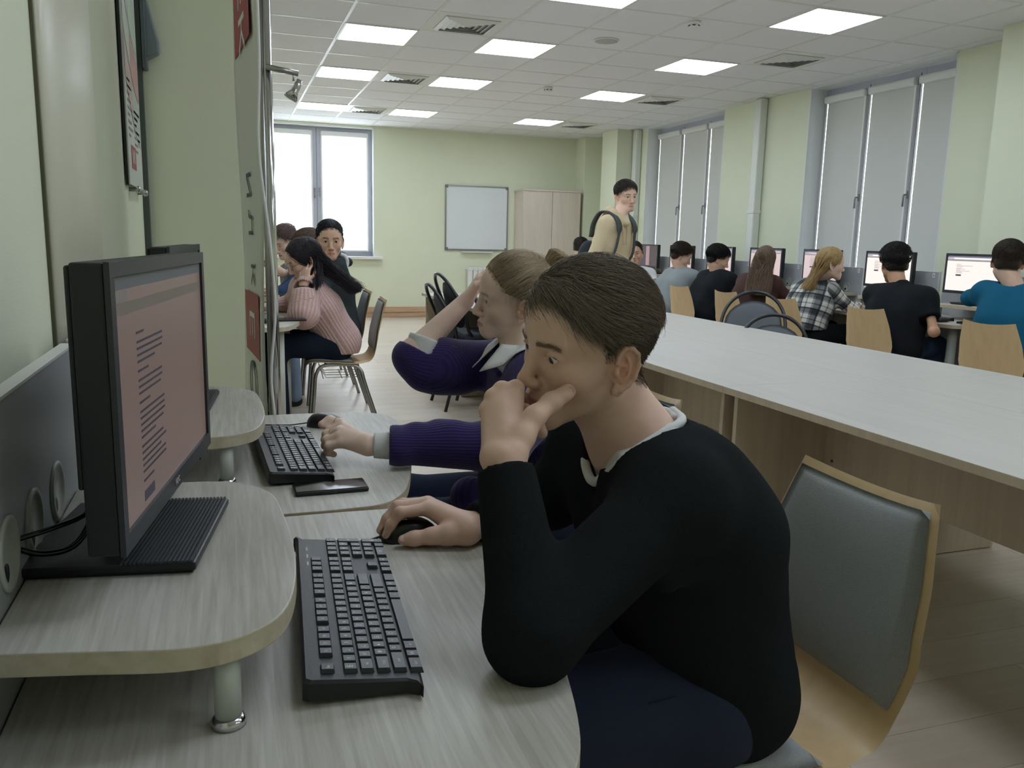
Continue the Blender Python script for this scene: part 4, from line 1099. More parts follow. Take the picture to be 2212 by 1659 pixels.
        if scalp is not None:
            mixin(scalp[0](L)*inface, A3(lin(scalp[1])))
        return c
    def eyes(s, parent, iris='#4d5a52', look=(0, 1, 0)):
        wh = mat('eye_white', '#d8d3cf', .15, var=.02); ir = mat('iris_'+iris.strip('#'), iris, .15, var=.2, vscale=900); pu = mat('pupil', '#060606', .1)
        for x in (-1, 1):
            c = A3((x*.0325, .0745, .0)); e = nrm(look)
            mb = MB(); seg, rings = 18, 12; r = .0131
            V, F = [], []
            for j in range(rings+1):
                th = PI*j/rings
                for i in range(seg): a = 2*PI*i/seg; V.append((r*math.sin(th)*math.cos(a), r*math.cos(th), r*math.sin(th)*math.sin(a)))
            for j in range(rings):
                for i in range(seg): F.append([j*seg+i, (j+1)*seg+i, (j+1)*seg+(i+1) % seg, j*seg+(i+1) % seg])
            f0 = A3((0, 1, 0)); ax = np.cross(f0, e); sn = np.linalg.norm(ax); 
            Q = np.eye(3)
            if sn > 1e-6:
                ax /= sn; an = math.asin(min(1, sn)); K = np.array([[0, -ax[2], ax[1]], [ax[2], 0, -ax[0]], [-ax[1], ax[0], 0]]); Q = np.eye(3)+math.sin(an)*K+(1-math.cos(an))*K@K
            W = np.array([s.w(c+Q@A3(v)) for v in V])
            me = npmesh('eyeball', W, F, True); 
            for m_ in (wh, ir, pu): me.materials.append(m_)
            for p in me.polygons:
                j = p.index//seg; p.material_index = 2 if j < 1 else (1 if j < 2 else 0)
            link('eyeball', me, parent)
            lp = []
            for q in np.linspace(-1, 1, 9):
                dx, dz = .0135*q, .0058*(1-q*q)*s.open+.0004; dy = math.sqrt(max(1e-8, .0142**2-dx*dx-dz*dz)); lp.append(s.w(c+A3((dx, dy, dz))))
            MB().tube(lp, .00085*s.s, 6).build('lash_line', mat('lash_dark', '#2a2320', .7), parent)
def on_face(L, P, lift=.0006):
    """Snap local points onto the front of the head surface (L: local skin vertices)."""
    m = (L[:, 1] > .045) & (np.abs(L[:, 2]) < .06) & (np.abs(L[:, 0]) < .07); Q = L[m]; out = P.copy()
    for i, p in enumerate(P):
        d = (Q[:, 0]-p[0])**2+(Q[:, 2]-p[2])**2; j = np.argsort(d)[:6]; out[i, 1] = Q[j, 1].max()+lift
    return out
# ---- hands ------------------------------------------------------
def hand(S, wr, d, n, side, curl=.5, spread=.1, sc=1., k=.006, thumb=.5):
    """Simple five-finger hand. d: towards the fingers, n: out of the back of the hand, side +1: thumb lies towards d x n."""
    d = nrm(d); n = nrm(n-np.dot(n, d)*d); t = np.cross(d, n)*side
    W = A3(wr)
    kn = [W+d*(.088-.006*abs(i-1)-(.012 if i == 3 else 0))*sc+t*(.030-.0195*i)*sc+n*(.004-.003*abs(i-1))*sc for i in range(4)]
    for i in range(4): S.rc(W+t*(.018-.012*i)*sc, kn[i], .0155*sc, .0105*sc, .014)
    for i in range(4):
        L = [.043, .048, .044, .034][i]*sc; a = curl*(1+.08*i); dirv = d+t*spread*(1.5-i)*.5; p = kn[i]; ang = 0
        for q in range(3):
            ang += a*(.75, 1.0, .7)[q]; v = nrm(nrm(dirv)*math.cos(ang)-n*math.sin(ang)); p2 = p+v*L*(1, .62, .5)[q]
            S.rc(p, p2, (.0092, .0084, .0077)[q]*sc, (.0084, .0077, .0068)[q]*sc, k*.6); p = p2
    b = W+d*.022*sc+t*.026*sc-n*.006*sc; m1 = b+nrm(d*.75+t*.8-n*.3)*.042*sc; m2 = m1+nrm(d*1.0+t*(.5-thumb)-n*thumb)*.03*sc; m3 = m2+nrm(d+t*(.2-thumb)-n*thumb)*.024*sc
    S.rc(W+t*.012*sc, b, .015*sc, .0135*sc, .012); S.rc(b, m1, .0135*sc, .0108*sc, .01); S.rc(m1, m2, .0105*sc, .0095*sc, k); S.rc(m2, m3, .0095*sc, .0075*sc, k)
# ---- torso and limbs -------------------------------------------
def torso(S, J, t=0., w=1., k=.06, upto=1.):
    P, C, N = A3(J['P']), A3(J['C']), A3(J['N']); r = nrm(A3(J['shR'])-A3(J['shL'])); rp = nrm(A3(J['hipR'])-A3(J['hipL']))
    up = nrm(N-P)
    rows = [(P, rp, .078*w, .098*w), (P*.5+C*.5, nrm(r+rp), .062*w, .094*w), (C, r, .078*w, .104*w), (C*.45+N*.55-up*.0, r, .086*w, .080*w)]
    for i, (c, rr, hw, R) in enumerate(rows):
        S.rc(c-rr*hw, c+rr*hw, R+t, None, k)
        if i:
            c0, r0, h0, R0 = rows[i-1]
            for sg in (-1, 1): S.rc(c0+sg*r0*h0, c+sg*rr*hw, R0+t, R+t, k)
    for q in ('shL', 'shR'): S.rc(A3(J[q]), N-up*.015, .052*w+t, .050+t*.5, k)
def arm(S, J, q, t=0., t2=None, k=.03, r=(.050, .041, .028)):
    t2 = t if t2 is None else t2
    S.rc(J['sh'+q], J['el'+q], r[0]+t, r[1]+t, k); S.rc(J['el'+q], J['wr'+q], r[1]+t, r[2]+t2, k)
def leg(S, J, q, t=0., k=.04, r=(.082, .06, .04)):
    S.rc(J['hip'+q], J['kn'+q], r[0]+t, r[1]+t, k); S.rc(J['kn'+q], J['an'+q], r[1]*.95+t, r[2]+t, k)
def limb_uv(V, segs, ref=(0, 0, 1)):
    """Length along and angle around the nearest limb axis, for knit patterns."""
    best = np.full(len(V), 1e9); lu = np.zeros(len(V)); lv = np.zeros(len(V)); acc = 0
    for (a, b, r) in segs:
        a, b = A3(a), A3(b); ab = b-a; L = np.linalg.norm(ab); ax = ab/L
        t = np.clip((V-a)@ax/L, 0, 1); pr = a+t[:, None]*ab; d = V-pr; ds = np.linalg.norm(d, axis=1)/r
        e1 = np.cross(ax, A3(ref)); e1 = nrm(e1); e2 = np.cross(ax, e1)
        an = np.arctan2(d@e2, d@e1)*r; m = ds < best; best[m] = ds[m]; lu[m] = an[m]; lv[m] = (t*L+acc)[m]
    return lu, lv
def knit(name, c1, c2, rib=120., purl=0., bump=.6, rough=.9, attr=('lu', 'lv'), dist=.003):
    """Ribbed knit: ridges follow the limb axis attributes."""
    if name in MATS: return MATS[name]
    m = bpy.data.materials.new(name); m.use_nodes = True; MATS[name] = m
    nt = m.node_tree; n = nt.nodes; b = n['Principled BSDF']
    def sine(at, f, ph=0.):
        a = n.new('ShaderNodeAttribute'); a.attribute_name = at
        x = n.new('ShaderNodeMath'); x.operation = 'MULTIPLY_ADD'; x.inputs[1].default_value = f; x.inputs[2].default_value = ph; nt.links.new(a.outputs['Fac'], x.inputs[0])
        s = n.new('ShaderNodeMath'); s.operation = 'SINE'; nt.links.new(x.outputs[0], s.inputs[0]); return s.outputs[0]
    h = sine(attr[0], rib*6.283)
    if purl:
        q = n.new('ShaderNodeMath'); q.operation = 'MULTIPLY_ADD'; q.inputs[1].default_value = .5; nt.links.new(sine(attr[1], purl*6.283), q.inputs[0]); nt.links.new(h, q.inputs[2]); h = q.outputs[0]
    mr = n.new('ShaderNodeMapRange'); mr.inputs[1].default_value = -1; mr.inputs[2].default_value = 1; nt.links.new(h, mr.inputs[0])
    mx = n.new('ShaderNodeMix'); mx.data_type = 'RGBA'; mx.inputs[6].default_value = (*lin(c1), 1); mx.inputs[7].default_value = (*lin(c2), 1)
    nt.links.new(mr.outputs[0], mx.inputs[0]); nt.links.new(mx.outputs[2], b.inputs['Base Color'])
    bp = n.new('ShaderNodeBump'); bp.inputs['Strength'].default_value = bump; bp.inputs['Distance'].default_value = dist
    nt.links.new(mr.outputs[0], bp.inputs['Height']); nt.links.new(bp.outputs[0], b.inputs['Normal'])
    b.inputs['Roughness'].default_value = rough; b.inputs['Specular IOR Level'].default_value = .2; b.inputs['Sheen Weight'].default_value = .2
    return m
# ---- hair --------------------------------------------------------
def strands_mesh(name, P, r0, r1, parent, m, cols=None):
    """P: (N, K, 3) polylines -> thin three-sided tapering tubes."""
    N, K, _ = P.shape
    T = np.gradient(P, axis=1); T /= np.linalg.norm(T, axis=2, keepdims=True)+1e-9
    ref = np.tile(np.array([.31, .22, .92]), (N, K, 1)); B = np.cross(T, ref); B /= np.linalg.norm(B, axis=2, keepdims=True)+1e-9; C = np.cross(T, B)
    rad = (r0+(r1-r0)*np.linspace(0, 1, K)**1.5)[None, :, None]
    V = np.stack([P+rad*(math.cos(a)*B+math.sin(a)*C) for a in (0, 2.094, 4.189)], 2)
    V = V.reshape(-1, 3); base = np.arange(N)[:, None, None]*K*3+np.arange(K-1)[None, :, None]*3; k = np.arange(3)[None, None]
    F = np.stack([base+k, base+(k+1) % 3, base+3+(k+1) % 3, base+3+k], -1).reshape(-1, 4)
    cc = None if cols is None else np.repeat(cols, K*3, axis=0)
    return obj_vf(name, V, F, m, parent, cc)
SK_C, SK_R = np.array([0, -.012, .036]), np.array([.0765, .099, .084])
def grow(roots, flow, length, K, off, jit=.0, seed=0, sub=3):
    """Follow a tangential flow over the scalp ellipsoid; off(s) lifts the strand. roots are local points."""
    r = np.random.default_rng(seed); N = len(roots); p = roots.copy(); out = []
    L = np.broadcast_to(np.asarray(length, float), (N,)); j = r.normal(size=(N, 3))*jit
    for k in range(K):
        q = (p-SK_C)/SK_R; q /= np.linalg.norm(q, axis=1, keepdims=True); nn = q/SK_R; nn /= np.linalg.norm(nn, axis=1, keepdims=True)
        out.append(SK_C+q*SK_R+nn*(off(k/(K-1), roots))[:, None])
        for _ in range(sub):
            q = (p-SK_C)/SK_R; q /= np.linalg.norm(q, axis=1, keepdims=True); nn = q/SK_R; nn /= np.linalg.norm(nn, axis=1, keepdims=True)
            v = flow(p, k/(K-1))+j; v -= nn*(v*nn).sum(1, keepdims=True); v /= np.linalg.norm(v, axis=1, keepdims=True)+1e-9
            p = p+v*(L/(K-1)/sub)[:, None]; q = (p-SK_C)/SK_R; q /= np.linalg.norm(q, axis=1, keepdims=True); p = SK_C+q*SK_R
    return np.stack(out, 1)
def scalp_points(n, keep, seed=0):
    r = np.random.default_rng(seed); out = []
    while sum(map(len, out)) < n:
        d = r.normal(size=(n*3, 3)); d /= np.linalg.norm(d, axis=1, keepdims=True); p = SK_C+d*SK_R; out.append(p[keep(p)])
    return np.concatenate(out)[:n]
def hair_cols(base, n, seed=0, var=.35, tips=None):
    r = np.random.default_rng(seed); c = np.tile(A3(lin(base)), (n, 1)); return np.clip(c*(1+var*r.normal(size=(n, 1))*.6)+0, .003, 1)
def hairline(L, front=.088, side=.0, back=-.055, tab=None):
    """True where hair grows: above a line that runs forehead - temple - ear - nape."""
    y = L[:, 1]; z = L[:, 2]
    if tab is not None: return z-np.interp(y, *tab)
    zl = np.interp(y, [-.1, -.055, -.03, 0, .02, .045, .062, .08, .1], [back, back+.005, -.02, side+.012, side+.022, .035, front-.03, front, front+.02])
    return z-zl
def hair_cap(H, thick=.012, top=.02, front=.088, side=.0, back=-.05, h=.0045, extra=None, fade=.008, noise=.003, tab=None, nape=True):
    """Volume of hair as an offset of the skull, cut along the hairline."""
    S = Sdf(); s = H.s
    S.el(H.w((0, -.014, .040)), A3((.0765+thick, .099+thick, .086+top))*s, H.R, .01)
    S.el(H.w((0, .012, .044)), A3((.064+thick, .076+thick*.8, .072+top))*s, H.R, .03)
    if nape: S.rc(H.w((-.028, -.050, -.03)), H.w((.028, -.050, -.03)), (.026+thick)*s, None, .04*s)
    if extra: extra(S, H)
    def post(f, ax):
        X, Y, Z = np.meshgrid(*ax, indexing='ij'); P = np.stack([X, Y, Z], -1).reshape(-1, 3); L = H.loc(P.astype(np.float64))
        d = -hairline(L, front, side, back, tab)*s
        g = f.ravel()+noise*noise3(L, 190., 3)*(L[:, 2] > -.2)
        return np.maximum(g, d*.8).reshape(f.shape).astype(np.float32)
    S.post.append(post)
    return S.surf(h)
# ------------------------------------------------------------------ people in the foreground
m_skin = attr_mat('skin', .48, .35, sss=.12, bump=.12, bscale=500)
m_hairs = attr_mat('hair_strands', .55, .3)
m_hairc = attr_mat('hair_volume', .6, .3, bump=.5, bscale=260)
def Dg(*a): return euler(*[math.radians(x) for x in a])
def clothes(name, V, F, m, parent, **k): return obj_vf(name, V, F, m, parent, **k)
m_blacksw = mat('black_knit', '#1f2224', 1.0, var=.3, vscale=400, bump=.6, bscale=700, spec=.06)
m_white_sh = mat('white_cotton', '#d5d6d4', .85, var=.04, vscale=80, bump=.2, bscale=300)
m_navy = mat('navy_cloth', '#2a3044', .9, var=.15, vscale=400, bump=.3, bscale=600, spec=.2)

# ---- boy in the black sweater
BT = ([-.12, -.075, -.055, -.035, -.018, -.004, .006, .016, .028, .040, .056, .072, .10], [-.062, -.060, -.050, -.022, .018, .020, -.004, -.004, .022, .050, .072, .088, .104])
def boy():
    H = Head((.509, 1.13, 1.115), Dg(101.159, -4.105, -10.699))
    J = dict(P=(.738, 1.15, .570), C=(.675, 1.14, .825), N=(.604, 1.138, .955), shL=(.577, .972, .916), shR=(.60, 1.295, .925), hipL=(.70, 1.06, .55), hipR=(.70, 1.24, .55),
             elL=(.336, .876, .797), wrL=(.335, .997, .986), elR=(.56, 1.385, .792), wrR=(.374, 1.305, .778), knL=(.37, 1.045, .555), knR=(.37, 1.26, .555), anL=(.42, 1.05, .09), anR=(.42, 1.25, .09))
    parts = []
    # skin: head and neck, both hands, inner body
    S = Sdf(); H.build(S, True, .85); H.neck(S, (.598, 1.132, .955), .049, .060); S.rc((.598, 1.132, .955), (.64, 1.135, .90), .062, .075, .04); parts.append(S.surf(.0024))
    nh = len(parts[0][0])
    S = Sdf()          # left hand propping the chin
    W = A3((.335, .997, .984)); K = [(.3815, 1.088, 1.0605), (.3600, 1.084, 1.0600), (.3462, 1.081, 1.0500), (.3370, 1.075, 1.0340)]
    wb = [(.350, 1.000, .992), (.340, 1.000, .988), (.330, 1.003, .986), (.323, 1.006, .986)]
    S.rc((.335, .955, .920), (.335, .997, .984), .0275, .0245, .02); S.rc((.347, .994, .985), (.325, 1.003, .985), .0165, .0165, .015)
    for i in range(4):
        S.rc(wb[i], K[i], .0150, (.0118, .0120, .0115, .0105)[i], .010)
        k0 = A3(K[i]); S.el(k0+A3((-.001, -.0005, .001)), (.0125,)*3, None, .004)
        p1 = k0+A3((.014, .034, -.012)); p2 = p1+A3((.020, .010, -.017)); p3 = p2+A3((.010, -.006, -.014))
        S.chain([k0, p1, p2, p3], [.0108, .0098, .009, .0078], .004)
    S.rc((.345, 1.02, 1.01), (.352, 1.055, 1.035), .014, .012, .012)
    S.chain([(.352, 1.000, .996), (.3650, 1.010, 1.010), (.3870, 1.024, 1.0335), (.4190, 1.044, 1.0480), (.4500, 1.0605, 1.0590)], [.016, .0160, .0140, .0128, .0112], .010)
    S.el((.4400, 1.0475, 1.0570), (.012, .009, .009), None, .006); S.el((.4175, 1.0405, 1.0490), (.0115, .0125, .0115), None, .006)
    S.chain([(.395, 1.085, 1.03), (.412, 1.078, 1.008), (.4165, 1.070, .9985)], [.010, .0095, .008], .006)
    parts.append(S.surf(.0022))
    S = Sdf()          # right hand on the mouse
    S.rc((.46, 1.345, .785), (.374, 1.305, .777), .029, .0225, .02); S.rc((.380, 1.315, .776), (.372, 1.292, .776), .0185, .018, .015)
    Ks = [(.3165, 1.350, .803), (.3190, 1.370, .806), (.3255, 1.390, .801), (.3350, 1.405, .792)]
    for i, k0 in enumerate(Ks):
        S.rc((.374, 1.296+.008*i, .777), k0, .0185, (.0118, .0122, .0115, .0105)[i], .016)
    S.chain([Ks[0], (.2660, 1.343, .8035), (.2500, 1.343, .783), (.2420, 1.343, .766)], [.0112, .0098, .0088, .0072], .006)
    S.chain([Ks[1], (.2665, 1.368, .8065), (.2480, 1.366, .786), (.2360, 1.364, .767)], [.0115, .0100, .0090, .0074], .006)
    S.chain([Ks[2], (.2830, 1.402, .799), (.2640, 1.404, .776), (.2560, 1.402, .762)], [.0110, .0095, .0086, .0072], .006)
    S.chain([Ks[3], (.3010, 1.422, .784), (.2860, 1.424, .768), (.2790, 1.422, .760)], [.0098, .0086, .0078, .0068], .006)
    S.chain([(.366, 1.296, .774), (.338, 1.298, .773), (.3130, 1.303, .771), (.2840, 1.311, .7665), (.2660, 1.316, .764)], [.018, .0168, .0128, .0112, .0088], .012)
    parts.append(S.surf(.0024))
    S = Sdf(); torso(S, J, -.016); arm(S, J, 'L', -.012); arm(S, J, 'R', -.012); leg(S, J, 'L', -.012); leg(S, J, 'R', -.012); S.rc((.64, 1.135, .90), J['C'], .06, .08, .05); parts.append(S.surf(.012))
    V0 = parts[0][0]; V, F = merge(parts)
    def scalp(L):
        d = hairline(L, tab=BT); n = noise3(L, 900, 5)*.004
        return np.clip((d+n+.002)/.022, 0, 1)*.9
    c = H.colors(V, '#d8b5a2', '#b07d74', None, (scalp, '#564b42'), .14)
    r = RNG
    for p, rad in (((.4870, 1.0585, 1.012), .0016), ((.5300, 1.0630, .986), .0014)):
        pass
    body = obj_vf('person', V, F, m_skin, None, c)
    tagp(body, 'boy in black sweater leaning chin on hand, sitting at the nearest desk', 'person', None)
    H.eyes(body, '#4a4038', (.05, 1, -.35))
    # moles on cheek and neck
    mm = mat('mole_brown', '#4a3226', .6)
    # brows
    n = 460; rr = np.random.default_rng(2); Pn = []
    for x in (-1, 1):
        u = rr.uniform(0, 1, n//2); z = .0175+.0065*u-.010*np.clip(u-.62, 0, 1)*1.3+rr.normal(0, .0018, n//2)
        xx = x*(.011+.037*u); y = .0965-.021*u**1.7+.001; d = np.stack([x*.006+0*u, -.0018*u-.001, .0022*(1-2*u)], 1)
        P0 = on_face(H.loc(V0), np.stack([xx, y, z], 1)); Pn.append(np.stack([P0+d*t for t in (0, .5, 1.)], 1))
    Pn = np.concatenate(Pn); Pw = np.array([[H.w(q) for q in st] for st in Pn]); [strands_mesh('eyebrow', Pw[i_*(n//2):(i_+1)*(n//2)], .00024, .0001, body, m_hairs, hair_cols('#8f7a69', n//2, 3+i_)) for i_ in (0, 1)]
    # lashes
    # nails
    mn = mat('finger_nail', '#c9a092', .25, var=.05)
    for p, ax, nn in (((.4480, 1.0490, 1.0625), (.8, .5, .3), (-.25, -.85, .45)), ((.2405, 1.3385, .7705), (-.4, 0, -.9), (-.85, -.1, .45)), ((.2345, 1.360, .7715), (-.45, 0, -.9), (-.85, -.1, .45)), ((.2645, 1.3095, .768), (-.9, .25, -.1), (.1, -.75, .65))):
        S = Sdf(); z = nrm(nn); y = nrm(A3(ax)-np.dot(ax, z)*z); R = np.stack([np.cross(y, z), y, z], 1); S.el(p, (.0058, .0075, .0018), R, .002); vv, ff = S.surf(.0008); obj_vf('finger_nail', vv, ff, mn, body)
    # jersey, tee shirt, trousers, shoes
    tee = Sdf(); torso(tee, J, .004, .98, .05); tee.cut((.598, 1.13, .992), nrm((-.42, -.08, .9)), .14); V, F = tee.surf(.005); clothes('tee_shirt', V, F, m_white_sh, body)
    ring = [(.672, 1.150, 1.003), (.655, 1.092, 1.000), (.607, 1.062, .990), (.560, 1.058, .966), (.531, 1.074, .934), (.520, 1.106, .908), (.522, 1.140, .912), (.532, 1.172, .930), (.56, 1.20, .955), (.61, 1.21, .98), (.65, 1.19, .997), (.667, 1.150, 1.000), (.655, 1.108, .998)]
    MB().tube(smooth_path(ring, 5), .0075, 10).build('tee_collar', m_white_sh, body)
    sw = Sdf(); torso(sw, J, .014, 1.0, .06)
    for q in 'LR': sw.rc(J['sh'+q], J['el'+q], .064, .055, .045)
    sw.rc(J['elL'], (.335, .988, .972), .054, .0375, .03); sw.rc(J['elR'], (.395, 1.315, .782), .052, .036, .03)
    for (a, b, r_) in (((.60, .955, .90), (.50, .93, .862), .02), ((.66, .985, .84), (.55, .93, .81), .02), ((.40, .905, .86), (.355, .90, .80), .018), ((.37, .91, .85), (.345, .925, .88), .02)): sw.rc(a, b, r_*.6, r_*.5, .03)
    for i in range(7):   # folds at the small of the back
        t = i/6; sw.rc((.775+.04*t, 1.02, .80-.24*t), (.800+.045*t, 1.15, .795-.24*t), .018, .016, .03)
    sw.rc((.77, 1.06, .53), (.77, 1.24, .53), .080, .080, .05)
    sw.rc((.612, 1.138, 1.02), (.580, 1.130, .988), .074, .068, .008, 's'); sw.rc((.575, 1.13, .985), (.508, 1.118, .893), .056, .016, .010, 's')
    sw.chain([(.68, 1.11, 1.036), (.66, 1.085, 1.032), (.607, 1.060, 1.024), (.560, 1.054, .999), (.528, 1.075, .966)], [.034]*5, .006, 's')
    sw.cut((.335, .989, .974), nrm(A3(J['wrL'])-A3(J['elL'])), .075); sw.cut((.395, 1.315, .782), nrm(A3(J['wrR'])-A3(J['elR'])), .07)
    sw.cut((.80, 1.15, .468), (.35, 0, -1))
    V, F = sw.surf(.006); N3 = noise3(V, 38., 9)*.0016; V = V+N3[:, None]*nrm((.3, -1, .2)); clothes('black_sweater', V, F, m_blacksw, body)
    tr = Sdf(); 
    for q in 'LR': leg(tr, J, q, .016, .05, (.086, .066, .05))
    tr.rc(J['hipL'], J['hipR'], .102, .102, .05); tr.rc((.75, 1.08, .55), (.75, 1.22, .55), .085, .085, .05)
    tr.rc((.70, 1.03, .625), (.58, 1.0, .612), .012, .010, .02); tr.rc((.66, 1.06, .64), (.52, 1.02, .63), .010, .008, .02)
    V, F = tr.surf(.008); t_ = clothes('trousers', V, F, m_navy, body)
    MB().tube([(.655, .990, .604), (.60, .977, .611), (.555, .971, .613)], .001, 6).build('pocket_seam', mat('seam_dark', '#161a26', .9), t_)
    for q in 'LR':
        S = Sdf(); a = A3(J['an'+q]); S.rc(a+(0.02, 0, -.035), a+(-.13, 0, -.045), .042, .038, .02); S.cut(a+(0, 0, -.088), (0, 0, -1)); V, F = S.surf(.008); clothes('shoe', V, F, m_black, body)
    # thin chain on the neck
    ch = [H.w((.030*math.cos(a)*1.9-.0, -.03+.052*math.sin(a), -.118-.01*math.sin(a))) for a in np.linspace(PI*1.0, PI*1.9, 16)]
    # hair: clipped sides, long top swept forward
    hl = lambda p: hairline(p, tab=BT)
    def keep_top(p): return (hl(p) > .002) & (p[:, 2] > .058+.5*np.clip(-p[:, 1]-.03, -.02, .05))
    def keep_side(p): return (hl(p) > .001) & (p[:, 2] < .080)
    V, F = hair_cap(H, .003, .005, h=.004, noise=.0012, tab=(BT[0], [z+.012 for z in BT[1]]), nape=False)
    obj_vf('hair_volume', V, F, m_hairc, body, np.tile(A3(lin('#4a4239')), (len(V), 1)))
    def flow(p, s):
        v = np.zeros_like(p); fr_ = np.clip((p[:, 1]-.005)/.06, 0, 1)
        v[:, 0] = -.42-.35*fr_+.5*np.clip(p[:, 0]/.05, 0, 1); v[:, 1] = -1.0+.75*fr_; v[:, 2] = -.25-.45*fr_*np.clip(-p[:, 0]/.04, 0, 1)
        return v
    n = 9500; R0 = scalp_points(n, keep_top, 21); rg = np.random.default_rng(5)
    lift = rg.uniform(.55, 1.05, n); fr = np.clip((R0[:, 1]+.07)/.14, 0, 1)
    length = .045+.030*rg.uniform(0, 1, n)
    def off(s, r0): return (.004+(.006+.013*fr)*math.sin(PI*min(.85, s*.75+.12)))*lift*np.clip((r0[:, 2]-.02)/.05, .3, 1)
    P = grow(R0, flow, length, 9, off, .13, 6)
    P += .0012*rg.normal(size=(n, 1, 3))*np.linspace(0, 1, 9)[None, :, None]**1.5*2.0
    strands_mesh('hair_top', H.p+(P@H.R.T)*H.s, .00042, .00018, body, m_hairs, hair_cols('#877a6d', n, 4, .38))
    # front tuft standing over the forehead
    n = 2400; R0 = scalp_points(n, lambda p: (hl(p) > .0) & (hl(p) < .022) & (p[:, 1] > .045), 25); lf = rg.uniform(.7, 1.1, n)
    def flow3(p, s): v = np.zeros_like(p); v[:, 0] = -.8; v[:, 1] = .45-1.6*s; v[:, 2] = .3-1.3*s; return v
    P = grow(R0, flow3, .05+.02*rg.uniform(0, 1, n), 8, lambda s, r0: (.003+.017*math.sin(PI*min(.8, s*.8+.05)))*lf, .18, 26)
    strands_mesh('hair_fringe', H.p+(P@H.R.T)*H.s, .00042, .00017, body, m_hairs, hair_cols('#86796c', n, 27, .35))
    n = 6500; R0 = scalp_points(n, keep_side, 22)
    def flow2(p, s): v = np.zeros_like(p); v[:, 1] = -.75; v[:, 2] = -.9; return v
    d0 = hl(R0); ln = .0025+.014*np.clip((d0-.014)/.045, 0, 1)
    P = grow(R0, flow2, ln, 4, lambda s, r0: .0006+s*.004*np.clip((d0-.01)/.04, .05, 1.4), .22, 8)
    strands_mesh('hair_sides', H.p+(P@H.R.T)*H.s, .00036, .00018, body, m_hairs, hair_cols('#63594e', n, 6, .4))
    # clipped nape and fade, rooted on the skin itself
    L0 = H.loc(V0); idx = np.where((hl(L0) > 0) & (L0[:, 2] < .045) & (np.abs(L0[:, 0]) < .0765) & (np.linalg.norm(L0, axis=1) < .15))[0]; idx = rg.choice(idx, 6000); d1 = hl(L0[idx])
    nn = L0[idx]-A3((0, -.01, .0)); nn[:, 2] *= .4; nn /= np.linalg.norm(nn, axis=1, keepdims=True); ln = (.0025+.006*np.clip(d1/.05, 0, 1))[:, None]; j = rg.normal(0, .0012, (6000, 3)); B = L0[idx]+j*np.array([1, 1, 1])
    P = np.stack([B, B+nn*.0012+ln*np.array([0, -.35, -.5]), B+nn*.0018+ln*np.array([0, -.7, -1.])], 1)
    strands_mesh('hair_fade', H.p+(P@H.R.T)*H.s, .00032, .00016, body, m_hairs, hair_cols('#63594e', 6000, 29, .4))
    return H
boy()

